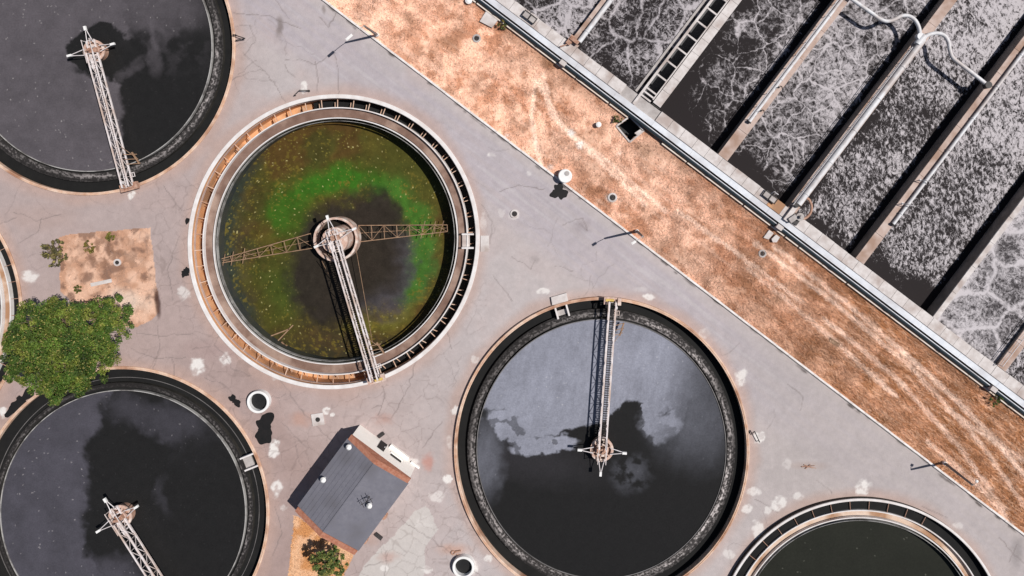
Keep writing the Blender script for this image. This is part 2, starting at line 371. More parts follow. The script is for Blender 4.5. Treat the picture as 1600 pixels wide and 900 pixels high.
# ------------------------------------------------------------------ ground sheet (pavement and dry strip)
def axis(lo, a, b, hi, fine, coarse):
    return np.concatenate([np.arange(lo, a, coarse), np.arange(a, b, fine), np.arange(b, hi+coarse, coarse)])
gx = axis(-520, -16, 1616, 2040, 1.5, 8.0); gy = axis(-520, -16, 916, 1330, 1.5, 8.0)
GX, GY = np.meshgrid(gx, gy); sh = GX.shape
X = ((GX-NX)*S).ravel(); Y = ((NY-GY)*S).ravel()
cells_px = np.where((GX > -16) & (GX < 1616) & (GY > -16) & (GY < 916), 1.5, 8.0).ravel()*S
for t in TK.values():
    r = t['inv'](X, Y); Rm = t['R']-2.4*S
    m = np.abs(r-Rm) < cells_px*0.6
    f = np.where(m, Rm/np.maximum(r, 1e-6), 1.0)
    X = t['c'].x+(X-t['c'].x)*f; Y = t['c'].y+(Y-t['c'].y)*f
gpx, gpy = X/S+NX, NY-Y/S
idx = np.arange(X.size).reshape(sh)
quads = np.stack([idx[1:, :-1], idx[1:, 1:], idx[:-1, 1:], idx[:-1, :-1]], -1).reshape(-1, 4)
qc = np.stack([X[quads].mean(1), Y[quads].mean(1)], 1)
keep = np.ones(len(quads), bool)
for t in TK.values(): keep &= t['inv'](qc[:, 0], qc[:, 1]) > t['R']-2.4*S-0.01
qpx, qpy = qc[:, 0]/S+NX, NY-qc[:, 1]/S
qq = nx*qpx+ny*qpy-Q0; pp_ = ux*qpx+uy*qpy
keep &= ~((qq > 4.0) & (qq < 564) & (pp_ > 608) & (pp_ < 1722))
pit = [(963, 197), (984, 182), (1006, 204), (984, 222)]      # open concrete pit in the grass
def in_poly(x, y, poly):
    r = np.zeros(x.shape, bool); n = len(poly)
    for i in range(n):
        (x1, y1), (x2, y2) = poly[i], poly[(i+1) % n]
        c = ((y1 > y) != (y2 > y)) & (x < (x2-x1)*(y-y1)/(y2-y1+1e-12)+x1); r ^= c
    return r
pit_hole = [(964.5, 197), (984, 183.5), (1004, 204), (984, 220)]
keep &= ~in_poly(qpx, qpy, pit_hole)
side = kerb_side(qpx, qpy) > 0
quads_p = quads[keep & ~side]; quads_d = quads[keep & side]

# pavement colours -------------------------------------------------
x, y = gpx, gpy
n1 = fbm(x, y, 260, 4, 1); n2 = fbm(x, y, 60, 5, 2); n3 = fbm(x, y, 9, 3, 3)
warm = np.clip(sst(250, 620, y+(n1-0.5)*300)*sst(800, 350, x+(n2-0.5)*120), 0, 1)
col = np.tile(np.array([0.440, 0.395, 0.395]), (len(x), 1))
col = mixc(col, (0.335, 0.238, 0.217), warm*0.95)
col = mixc(col, (0.40, 0.315, 0.30), sst(0.45, 0.7, n2)*0.5*(0.3+0.7*sst(1000, 400, x)))
col = mixc(col, (0.365, 0.285, 0.272), sst(470, 260, x+(n1-0.5)*160)*0.75)
along = ux*x+uy*y; kd = -kerb_side(x, y)
lane = sst(8, 22, kd)*(1-sst(80, 120, kd+(n1-0.5)*40))
streak = fbm(along*0.045, kd, 6.0, 4, 11)
col = mixc(col, (0.385, 0.345, 0.375), lane*(0.45+0.5*sst(0.35, 0.7, streak)))
col = mixc(col, (0.52, 0.49, 0.48), lane*0.35*sst(0.55, 0.8, streak))
right = sst(1050, 1300, x)
col = mixc(col, (0.385, 0.345, 0.335), right*0.6)
for t in TK.values():                                       # rusty drift beside the rims
    rr = (t['inv'](X, Y)-t['R'])/S
    col = mixc(col, (0.43, 0.30, 0.255), (1-sst(2, 22, rr+(n2-0.5)*24))*0.6)
col *= (0.89+0.15*n2+0.17*(n3-0.5))[:, None]
# pale slab by the building
pale = [(588, 862), (612, 842), (650, 800), (668, 794), (690, 830), (668, 862), (664, 905), (560, 905)]
pm = in_poly(x+(n2-0.5)*26, y+(fbm(x, y, 40, 4, 21)-0.5)*26, pale).astype(float)
col = mixc(col, (0.50, 0.475, 0.455), pm*0.75)
# earth patches
def earth(poly, c1, c2, wob=12):
    global col
    m = in_poly(x+(fbm(x, y, 22, 4, 31)-0.5)*wob, y+(fbm(x, y, 22, 4, 32)-0.5)*wob, poly).astype(float)
    v = fbm(x, y, 16, 4, 33)
    cc = np.array(c1)[None, :]*(1-sst(0.35, 0.65, v))[:, None]+np.array(c2)[None, :]*sst(0.35, 0.65, v)[:, None]
    col = col*(1-m[:, None])+cc*m[:, None]
    return m
bed1 = [(92, 372), (105, 367), (234, 356), (249, 488), (236, 500), (214, 512), (190, 512), (140, 500), (95, 455)]
bed2 = [(459, 806), (474, 812), (552, 866), (536, 905), (450, 905), (455, 860)]
mb1 = earth(bed1, (0.48, 0.275, 0.185), (0.64, 0.41, 0.30), 5)
mb2 = earth(bed2, (0.52, 0.245, 0.10), (0.66, 0.40, 0.24), 8)
col = mixc(col, (0.17, 0.095, 0.07), mb1*sst(0.52, 0.68, fbm(x, y, 14, 5, 35))*0.75)
col = mixc(col, (0.22, 0.12, 0.08), mb1*blob(x, y, 160, 400, 55, 30, 0, 0.7, 0.5, 36)*sst(0.42, 0.6, fbm(x, y, 9, 4, 37))*0.8)
col = mixc(col, (0.06, 0.03, 0.025), blob(x, y, 246, 474, 4, 18, -0.1, 0.5, 0.5, 38)*0.9)
col = mixc(col, (0.62, 0.50, 0.42), mb1*blob(x, y, 200, 470, 26, 14, 0.3, 0.8, 0.6, 39)*0.7)
# dark dusty and rusty smudges
for cx, cy, rx, ry, a, c in [(437, 42, 5, 14, 0.7, (0.16, 0.13, 0.12)), (506, 15, 3, 6, 0.6, (0.16, 0.13, 0.12)), (420, 660, 24, 18, 0.0, (0.2, 0.12, 0.1)),
        (908, 352, 14, 9, 0.45, (0.25, 0.21, 0.22)), (835, 405, 7, 5, 0.4, (0.25, 0.22, 0.22)), (1590, 860, 10, 22, 0.55, (0.2, 0.18, 0.18)),
        (470, 655, 18, 10, 0.5, (0.42, 0.23, 0.17)), (600, 655, 12, 8, 0.5, (0.36, 0.2, 0.16)), (668, 722, 9, 12, 0.7, (0.42, 0.2, 0.16)),
        (575, 840, 16, 10, 0.5, (0.36, 0.24, 0.2)), (606, 870, 14, 8, 0.5, (0.40, 0.22, 0.18)), (704, 858, 24, 8, 0.6, (0.46, 0.27, 0.2)),
        (1262, 728, 24, 5, 0.3, (0.36, 0.26, 0.22)), (320, 545, 30, 14, 0.35, (0.30, 0.21, 0.2)), (535, 620, 30, 14, 0.45, (0.40, 0.29, 0.26)), (380, 545, 30, 10, 0.3, (0.3, 0.2, 0.19)),
        (270, 250, 20, 20, 0.3, (0.42, 0.29, 0.25)), (60, 340, 50, 16, 0.4, (0.36, 0.26, 0.23)), (60, 640, 30, 16, 0.4, (0.34, 0.22, 0.19))]:
    col = mixc(col, c, blob(x, y, cx, cy, rx, ry, 0, 0.7, 0.6, int(cx))*a)
for k in range(46):  # dirt spots and weed shadows painted dark along the kerb
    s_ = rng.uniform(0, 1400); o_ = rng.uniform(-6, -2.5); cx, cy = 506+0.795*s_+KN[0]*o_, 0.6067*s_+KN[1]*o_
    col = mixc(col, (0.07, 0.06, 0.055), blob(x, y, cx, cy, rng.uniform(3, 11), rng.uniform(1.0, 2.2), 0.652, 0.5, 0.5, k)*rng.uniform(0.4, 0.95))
# lime and paint splashes
for cx, cy, rx, ry, a in [(48, 432, 13, 10, .8), (309, 575, 13, 11, .95), (352, 560, 7, 9, .8), (287, 458, 8, 9, .6), (428, 701, 7, 13, .95), (434, 762, 8, 13, .9), (443, 793, 5, 4, .6),
        (510, 641, 5, 5, .9), (519, 648, 3, 3, .9), (683, 776, 11, 7, .55), (700, 748, 6, 6, .95), (711, 642, 5, 6, .8), (702, 690, 4, 12, .4), (742, 562, 6, 6, .5), (849, 455, 9, 4, .8),
        (1015, 464, 8, 4, .9), (1157, 589, 9, 12, .8), (1178, 768, 10, 6, .7), (1166, 795, 7, 7, .75), (1184, 829, 9, 12, .8), (1216, 786, 11, 10, .8), (1246, 776, 7, 6, .6), (1200, 797, 5, 5, .6),
        (1347, 760, 11, 10, .9), (1497, 822, 7, 5, .4), (1230, 724, 7, 8, .3), (762, 873, 6, 5, .8), (739, 889, 6, 11, .9), (768, 242, 6, 3, .7), (803, 335, 9, 7, .55), (783, 332, 5, 6, .3),
        (667, 892, 7, 6, .8), (600, 888, 7, 4, .7), (585, 690, 5, 4, .5), (643, 720, 10, 5, .6), (548, 668, 3, 3, .3), (205, 305, 6, 5, .95), (5, 643, 6, 8, .9), (1187, 683, 9, 7, .9),
        (475, 137, 5, 8, .9), (827, 271, 4, 3, .4), (430, 590, 4, 4, .3), (755, 350, 4, 12, .35), (1140, 865, 8, 6, .5), (1100, 520, 8, 6, .35), (662, 815, 12, 9, .25), (1000, 452, 10, 4, .25)]:
    bl = blob(x, y, cx, cy, rx*1.1, ry*1.1, 0, 0.22, 0.6, int(cx*3+cy))
    col = mixc(col, (0.68, 0.65, 0.63), bl*a*(0.35+0.65*sst(0.38, 0.56, fbm(x, y, 6, 4, int(cx))+0.06)))
# cracks
CR = (0.17, 0.14, 0.135)
cracks = [[(378, 82), (412, 110), (428, 130), (447, 160)], [(492, 98), (496, 120), (496, 143)], [(524, 85), (529, 110), (529, 146)], [(390, 40), (400, 60), (383, 85)],
          [(360, 40), (380, 39), (395, 40)], [(446, 95), (470, 92), (492, 100), (524, 84)], [(360, 125), (390, 112), (412, 110)], [(445, 100), (452, 112), (460, 120)], [(500, 25), (513, 42), (525, 22)],
          [(598, 602), (600, 622), (591, 650)], [(580, 640), (596, 632)], [(652, 560), (640, 600), (612, 655)], [(596, 792), (640, 820), (700, 862), (760, 905)], [(430, 580), (470, 640), (520, 690)],
          [(330, 505), (345, 520), (335, 540), (355, 560), (362, 575)], [(300, 545), (330, 540)], [(345, 520), (375, 525)], [(362, 575), (392, 588)], [(320, 590), (350, 600), (370, 625)],
          [(255, 290), (285, 330), (300, 325)], [(20, 330), (60, 345), (95, 335)], [(30, 380), (60, 360), (66, 340)], [(0, 350), (25, 340)], [(205, 545), (240, 560), (290, 560)], [(215, 520), (255, 525), (300, 520)],
          [(240, 575), (250, 540), (246, 510)], [(270, 560), (275, 600)], [(700, 520), (705, 545)], [(752, 320), (770, 345), (765, 380)], [(800, 400), (830, 420), (838, 405)], [(868, 415), (895, 422)],
          [(880, 350), (910, 340), (918, 362), (905, 350)], [(780, 300), (810, 290), (850, 295)], [(770, 430), (800, 470)], [(1180, 780), (1215, 800)], [(1275, 750), (1300, 770)], [(1230, 600), (1255, 620), (1250, 640)],
          [(1440, 790), (1480, 810)], [(1560, 840), (1600, 880)], [(1590, 850), (1575, 880)], [(430, 790), (440, 830), (425, 870)], [(570, 885), (610, 875)], [(600, 905), (605, 860)], [(460, 690), (470, 730)], [(440, 660), (480, 700)],
          [(820, 560), (815, 600)], [(690, 660), (660, 700)], [(280, 370), (262, 420), (270, 470)], [(360, 20), (420, 25), (470, 45)], [(430, 0), (452, 30)], [(400, 95), (372, 118)]]
for k in range(150):
    cx, cy = rng.uniform(0, 1250), rng.uniform(0, 900); a = rng.uniform(0, 6.28); pts = [(cx, cy)]
    for j in range(rng.integers(3, 8)):
        a += rng.normal(0, 0.6); cx += 12*math.cos(a); cy += 12*math.sin(a); pts.append((cx, cy))
    cracks.append(pts)
for i, pts in enumerate(cracks): paint_line(col, x, y, pts, 0.8 if i < 52 else 0.7, CR, 0.62 if i < 52 else 0.34, i)
# fine polygonal crazing, mostly on the older lower-left concrete
cw_ = rng.uniform([-20, 270], [760, 920], size=(900, 2)); d1 = np.full(len(x), 1e9); d2 = d1.copy()
sel = np.where((x > -16) & (x < 760) & (y > 270) & (y < 916))[0]; xs_ = x[sel]+(fbm(x[sel], y[sel], 16, 3, 301)-0.5)*12; ys_ = y[sel]+(fbm(x[sel], y[sel], 16, 3, 302)-0.5)*12
bx, by = ((xs_+60)//44).astype(int), ((ys_+60)//44).astype(int); f1 = np.full(len(sel), 1e9); f2 = f1.copy()
cb_x, cb_y = ((cw_[:, 0]+60)//44).astype(int), ((cw_[:, 1]+60)//44).astype(int)
order = np.argsort(bx*64+by, kind='stable'); kk = (bx*64+by)[order]; st_ = np.flatnonzero(np.r_[True, kk[1:] != kk[:-1]]); en_ = np.r_[st_[1:], len(kk)]
for a_, b_ in zip(st_, en_):
    ids = order[a_:b_]; cbx, cby = bx[ids[0]], by[ids[0]]; near = np.where((abs(cb_x-cbx) < 2) & (abs(cb_y-cby) < 2))[0]
    if len(near) < 2: continue
    dd = np.sqrt((xs_[ids][:, None]-cw_[near, 0])**2+(ys_[ids][:, None]-cw_[near, 1])**2); dd.partition(1, axis=1); f1[ids] = dd[:, 0]; f2[ids] = dd[:, 1]
cz = (1-sst(0.3, 1.5, f2-f1))*sst(0.42, 0.62, fbm(xs_, ys_, 90, 3, 303))*0.30
col[sel] = mixc(col[sel], (0.16, 0.12, 0.11), cz)
# old slab joints, faint
for (a, b) in [((360, 300), (760, 300)), ((480, 620), (640, 905))]:
    pass
col_p = col.copy()

# dry strip colours ------------------------------------------------
g1 = fbm(x, y, 120, 4, 51); g2 = fbm(x, y, 26, 5, 52); g3 = fbm(x, y, 6, 3, 53)
al = along; ac = kd
gs = fbm(al*0.16, ac, 7, 4, 54)
lite = np.array([0.73, 0.455, 0.32]); mid = np.array([0.52, 0.255, 0.150]); dark = np.array([0.23, 0.105, 0.055])
g4 = fbm(x, y, 13, 4, 57); tcol = sst(0.38, 0.60, g2*0.45+g4*0.42+g3*0.13)*(1-0.2*sst(900, 1500, x))
col = mid[None, :]*(1-tcol[:, None])+lite[None, :]*tcol[:, None]
lowr = sst(1050, 1500, x)
col = mixc(col, dark, sst(0.50, 0.70, fbm(x, y, 20, 5, 55)*0.75+g3*0.25)*(0.5+0.3*lowr))
gs2 = fbm(al*0.10, ac, 3.2, 4, 58); col = mixc(col, dark*1.1, np.clip(sst(0.46, 0.64, gs)*0.75+sst(0.5, 0.66, gs2)*0.5, 0, 1)*lowr*0.85)
col = mixc(col, (0.72, 0.47, 0.345), np.clip(sst(0.52, 0.75, fbm(al*0.14, ac, 6, 4, 59))*0.45+sst(0.55, 0.8, g1)*0.35, 0, 1))
col = mixc(col, (0.42, 0.175, 0.062), lowr*0.62)
fs = fbm(al*0.10, ac, 1.6, 3, 62); col = mixc(col, dark*1.2, sst(0.52, 0.66, fs)*lowr*0.5); col = mixc(col, (0.74, 0.48, 0.33), sst(0.52, 0.66, 1-fs)*lowr*0.55)
# vehicle tracks
trk = [[(838, 120), (832, 175), (835, 215), (846, 260), (880, 300)], [(850, 118), (862, 180), (900, 215), (960, 262), (1040, 330)], [(842, 130), (880, 200), (930, 245), (1010, 320)],
       [(1060, 330), (1150, 395), (1250, 470)], [(1180, 380), (1300, 470), (1420, 570), (1530, 690), (1600, 790)], [(1210, 385), (1330, 480), (1450, 585), (1560, 690), (1620, 770)],
       [(1290, 500), (1400, 590), (1500, 700), (1570, 800)], [(1480, 640), (1600, 720)], [(1400, 540), (1500, 630), (1600, 740)], [(1170, 420), (1290, 520), (1400, 620)], [(1450, 690), (1530, 760), (1580, 820)]]
for i, pts in enumerate(trk):
    paint_line(col, x, y, pts, 4.5, (0.86, 0.62, 0.48), 0.85, 70+i)
    paint_line(col, x, y, [(a+5, b-4) for a, b in pts], 2.0, (0.27, 0.13, 0.07), 0.22, 90+i)
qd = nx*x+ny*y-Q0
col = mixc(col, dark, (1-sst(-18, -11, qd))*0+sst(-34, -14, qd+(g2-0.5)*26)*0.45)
for cx, cy, rx, ry, a in [(893, 208, 5, 5, .95), (906, 226, 5, 6, .9), (860, 262, 6, 4, .4), (793, 212, 4, 3, .5), (955, 310, 7, 6, .7), (968, 240, 4, 3, .3)]:
    col = mixc(col, (0.74, 0.68, 0.62), blob(x, y, cx, cy, rx, ry, 0, 0.5, 0.5, int(cx))*a)
for cx, cy, rx, ry, a in [(838, 142, 5, 5, .6), (860, 95, 18, 10, .5), (1215, 467, 7, 6, .6), (700, 70, 24, 9, .35), (640, 30, 14, 7, .35), (1005, 235, 14, 8, .5), (1570, 585, 20, 10, .5), (925, 215, 20, 14, .25)]:
    col = mixc(col, (0.20, 0.10, 0.05), blob(x, y, cx, cy, rx, ry, 0.64, 0.7, 0.6, int(cx))*a)
bl_ = fbm(x, y, 34, 4, 66); col *= (0.86+0.24*g3+0.15*(sst(0.42, 0.6, bl_)-0.5)+0.16*(sst(0.4, 0.6, g4)-0.5))[:, None]
col = col*(1+0.17*sst(1150, 700, x))[:, None]*np.array([1.0, 1.0, 1.03])
col_d = col
def sheet(name, qs, cols, m):
    used = np.unique(qs); mp = np.full(X.size, -1); mp[used] = np.arange(len(used))
    o = np_mesh(name, np.c_[X[used], Y[used], np.zeros(len(used))], mp[qs], m, cols[used]); return tag(o, kind='structure')
sheet('pavement', quads_p, col_p, M['pave'])
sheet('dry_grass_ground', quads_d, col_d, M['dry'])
# the land beyond, out to the horizon, as a frame round the detailed sheet
x0, x1 = (gx[0]-NX)*S, (gx[-1]-NX)*S; y1, y0 = (NY-gy[0])*S, (NY-gy[-1])*S; B = 1500
ring = [(-B, -B), (B, -B), (B, B), (-B, B), (x0, y0), (x1, y0), (x1, y1), (x0, y1)]
mbx = MB(); mbx.add([(a, b, 0) for a, b in ring], [(0, 1, 5, 4), (1, 2, 6, 5), (2, 3, 7, 6), (3, 0, 4, 7)])
far = mat('far_dry_land', (0.42, 0.27, 0.18), (0.5, 0.36, 0.27), 0.95, 0.05)
tag(mbx.build('land', far), kind='structure')

# ------------------------------------------------------------------ kerb between pavement and grass
def kpt(s, off=0.0, z=0.0):
    a = Vector((506+0.795*s, 0+0.6067*s)); return P(a.x+KN[0]*off, a.y+KN[1]*off, z)
kb = MB(); s0 = -60
while s0 < 1500:
    L = 24.6; o = random.uniform(-0.15, 0.15)
    a, b, c, d = kpt(s0, -1.6+o), kpt(s0+L, -1.6+o), kpt(s0+L, 1.5+o), kpt(s0, 1.5+o); hz = 0.24+random.uniform(-0.015, 0.015)
    q = [a, b, c, d]
    kb.hexa([Vector((p.x, p.y, -0.1)) for p in q], [Vector((p.x, p.y, hz)) for p in q]); s0 += L+0.35
tag(kb.build('kerb', M['kerb']), kind='structure')

# ------------------------------------------------------------------ tank builders
def polar_water(t, R, z, colfun, name, nr=150, nt=760):
    r = np.linspace(0.0, 1, nr)**0.8*R; r[0] = 0.02; th = np.linspace(0, 2*PI, nt, endpoint=False)
    RR, TT = np.meshgrid(r, th, indexing='ij')
    X_, Y_ = np.zeros(RR.shape), np.zeros(RR.shape)
    ca, sa = np.cos(TT), np.sin(TT)
    # the same drawing-out as the tank's own walls
    ex = np.array([t['xy'](1, 0)[0]-t['c'].x, t['xy'](1, 0)[1]-t['c'].y]); ey = np.array([t['xy'](1, PI/2)[0]-t['c'].x, t['xy'](1, PI/2)[1]-t['c'].y])
    X_ = t['c'].x+RR*(ca*ex[0]+sa*ey[0]); Y_ = t['c'].y+RR*(ca*ex[1]+sa*ey[1])
    v = np.c_[X_.ravel(), Y_.ravel(), np.full(X_.size, z)]
    id_ = np.arange(X_.size).reshape(RR.shape); j2 = np.roll(id_, -1, 1)
    q = np.stack([id_[:-1], id_[1:], j2[1:], j2[:-1]], -1).reshape(-1, 4)
    px, py = px_of(v[:, 0], v[:, 1], z)
    o = np_mesh(name, v, q, M['water'], colfun(px, py, (RR/R).ravel())); return tag(o, kind='structure')

def ringp(r0, r1, z0, z1): return [(r1, z0), (r1, z1), (r0, z1), (r0, z0)]
def rb(t, name, r0, r1, z0, z1, m, par, n=260): return MB().lathe(ringp(r0, r1, z0, z1), t['xy'], n).build(name, m, par)

def crust(t, r0, r1, z, f, th):
    nr, nt = 14, 1700; rr = np.linspace(r0, r1, nr); an = np.linspace(0, 2*PI, nt, endpoint=False); RR, TT = np.meshgrid(rr, an, indexing='ij')
    xs = np.zeros(RR.shape); ys = np.zeros(RR.shape)
    for i in range(nr):
        for c_, arr in ((0, xs), (1, ys)): pass
    ex = [t['xy'](1, 0)[i]-(t['c'].x, t['c'].y)[i] for i in (0, 1)]; ey = [t['xy'](1, PI/2)[i]-(t['c'].x, t['c'].y)[i] for i in (0, 1)]
    xs = RR*(np.cos(TT)*ex[0]+np.sin(TT)*ey[0]); ys = RR*(np.cos(TT)*ex[1]+np.sin(TT)*ey[1])
    u = (RR-r0)/(r1-r0); arc = TT*r1
    g = f(np.degrees(TT).ravel(), u.ravel(), arc.ravel())
    fine = fbm(arc.ravel(), RR.ravel()*1.4, 0.22, 3, 201); lng = fbm(arc.ravel()*0.16, RR.ravel()*4, 0.6, 4, 202); patch_ = fbm(arc.ravel(), RR.ravel()*0.3, 4.0, 3, 203)
    e = np.exp(-((u.ravel()-0.28-0.35*(fbm(arc.ravel(), arc.ravel()*0, 3.0, 3, 204)-0.3))/0.30)**2)
    v = g*(0.10+1.25*sst(0.44, 0.66, fine*0.6+lng*0.4))*(0.45+1.0*patch_)*(0.15+1.0*e)
    c = np.array([0.018, 0.0165, 0.0165])[None, :]+v[:, None]*np.array([0.30, 0.275, 0.27])[None, :]
    zz = z+0.05*fine
    id_ = np.arange(RR.size).reshape(RR.shape); j2 = np.roll(id_, -1, 1)
    q = np.stack([id_[:-1], id_[1:], j2[1:], j2[:-1]], -1).reshape(-1, 4)
    np_mesh('scum_crust', np.c_[xs.ravel(), ys.ravel(), zz], q, M['crust'], c, parent=th)
def angw(a, c, wd): return np.exp(-(((a-c+180) % 360-180)/wd)**2)
SCA = lambda a, u, s: 0.20+0.50*angw(a, -20, 60)+0.2*angw(a, 250, 40)
SCC = lambda a, u, s: 0.07+0.42*angw(a, 5, 40)*1.0+0.25*angw(a, 150, 25)
SCD = lambda a, u, s: 0.42+0.75*angw(a, -25, 60)+0.45*angw(a, 215, 40)+0.35*angw(a, 60, 30)-0.15*angw(a, 135, 30)
def full_tank(key, label, colfun, weir_r, scum0, scum1, weir_mat, scumf, zw=-0.2, inner_line=None):
    t = TK[key]; k = S; R = t['R']
    th = thing('settling_tank', (t['c'].x, t['c'].y, 0), label, 'tank', 'round settling tanks')
    rin = R-4.6*k
    MB().lathe([(R, -0.4), (R, t['zr']-0.05), (R-0.04, t['zr']), (R-2.2*k, t['zr']), (R-2.3*k, t['zr']-0.06), (R-2.7*k, t['zr']-0.06), (R-2.8*k, t['zr']-0.01), (rin+0.02, t['zr']-0.01), (rin, t['zr']-0.04), (rin, -0.4)], t['xy'], 280).build('rim', M['rim_tan'], th)
    rb(t, 'outer_wall', rin+0.01, R-0.02, -3.5, -0.402, M['wet_and_shade_wall'], th)
    rb(t, 'launder_wall', scum0, scum1, -3.5, -0.34, M['wet_and_shade_wall'], th)
    crust(t, scum0+0.01, scum1-0.01, -0.334, scumf, th)
    rb(t, 'weir', weir_r, weir_r+0.09, -3.5, zw+0.10, weir_mat, th)
    if inner_line: rb(t, 'baffle', inner_line, inner_line+0.06, -1.5, -0.78, M['weir_dull'], th)
    rb(t, 'floor', 0.1, R-0.05, -3.8, -3.52, M['wet_and_shade_wall'], th, 96)
    cw = MB().lathe([(scum1+0.004, -0.85), (rin-0.004, -0.85)], t['xy'], 200, closed=False)
    cw.lathe([(weir_r+0.094, -0.55), (scum0-0.004, -0.55)], t['xy'], 200, closed=False)
    for f_i, f in enumerate(cw.f): cw.f[f_i] = f[::-1]
    tag(cw.build('channel_water_and_shade', M['black_water_and_shade']), kind='structure')
    polar_water(t, weir_r-0.004, zw, colfun, 'water')
    return th

BLK = np.array([0.0155, 0.0152, 0.0155])
def speck(c, px, py, dens, col, seed, size=1.0, mask=None):
    h = hash2(np.floor(px/2.2/size), np.floor(py/2.2/size), seed)
    m = (h > 1-dens).astype(float)
    if mask is not None: m = m*mask
    return mixc(c, col, m*(0.25+0.5*hash2(np.floor(px/3.1/size), np.floor(py/3.1/size), seed+5)))
def wcol_a(px, py, rr):
    n = fbm(px, py, 60, 5, 101); f = fbm(px, py, 7, 3, 102); r1_, r2_ = fbm(px, py, 13, 5, 106)-0.5, fbm(px, py, 13, 5, 107)-0.5; wx = px+(n-0.5)*30+r1_*20; wy = py+(fbm(px, py, 60, 5, 103)-0.5)*30+r2_*20
    line = (wx-118)*0.95+(wy-260)*0.32                       # scum covers the left of the tank
    grey = 1-sst(71, 84, (wx-120)*1.0+np.maximum(wy-190, 0)*-0.18-np.maximum(wy-105, 0)*-0.10)
    hole = np.maximum(blob(wx, wy, 150, 78, 46, 42, 0, 0.06), blob(wx, wy, 190, 100, 46, 34, 0.2, 0.08))
    hole = np.maximum(hole, blob(wx, wy, 132, 116, 20, 9, 0.1, 0.5)*0.8)
    upper = sst(75, 40, wy)*blob(wx, wy, 200, 10, 110, 55, 0, 0.6)
    g = np.clip(np.maximum(grey, upper*0.8), 0, 1)*(1-hole)
    g = np.maximum(g, 0.0)*(0.72+0.42*fbm(px, py, 26, 4, 104))
    band = blob(wx, wy, 238, 80, 9, 34, -0.2, 0.6)*0.5+blob(wx, wy, 205, 115, 26, 7, -0.7, 0.7)*0.4
    band += blob(wx, wy, 270, 60, 55, 50, 0, 0.9)*sst(0.45, 0.7, fbm(px, py, 18, 5, 105))*0.25
    c = np.tile(BLK, (len(px), 1)); c = mixc(c, (0.092, 0.083, 0.093), np.clip(g+band, 0, 1))
    c *= (0.9+0.22*f)[:, None]
    return speck(c, px, py, 0.006, (0.32, 0.3, 0.3), 9, 0.8, np.clip(g+0.05, 0, 1))
def wcol_c(px, py, rr):
    n = fbm(px, py, 60, 5, 111); r1_, r2_ = fbm(px, py, 13, 5, 116)-0.5, fbm(px, py, 13, 5, 117)-0.5; wx = px+(n-0.5)*34+r1_*24; wy = py+(fbm(px, py, 60, 5, 112)-0.5)*34+r2_*24; f = fbm(px, py, 7, 3, 113)
    g = np.maximum(1-sst(128, 148, wx-np.maximum(700-wy, 0)*0.45+np.maximum(wy-820, 0)*-0.35), blob(wx, wy, 255, 660, 85, 32, 0.35, 0.4)*0.55)
    g = np.maximum(g, blob(wx, wy, 300, 690, 50, 40, 0.6, 0.6)*0.35*sst(0.4, 0.65, fbm(px, py, 20, 5, 114)))
    hole = blob(wx, wy, 205, 745, 62, 75, 0.4, 0.14); hole = np.maximum(hole, blob(wx, wy, 165, 830, 45, 60, 0, 0.18)); hole = np.maximum(hole, blob(wx, wy, 330, 790, 95, 120, 0, 0.2)*0.9)
    g = g*(1-hole)
    g = np.maximum(g, blob(wx, wy, 170, 905, 55, 32, 0, 0.5)*0.8)
    g = np.maximum(g, blob(wx, wy, 255, 775, 8, 26, -0.1, 0.8)*0.3)
    g *= (0.65+0.55*fbm(px, py, 30, 4, 115))
    c = np.tile(BLK, (len(px), 1)); c = mixc(c, (0.068, 0.065, 0.080), np.clip(g, 0, 1)); c *= (0.9+0.22*f)[:, None]
    return speck(c, px, py, 0.006, (0.34, 0.32, 0.33), 19, 0.8, np.clip(g+0.05, 0, 1))
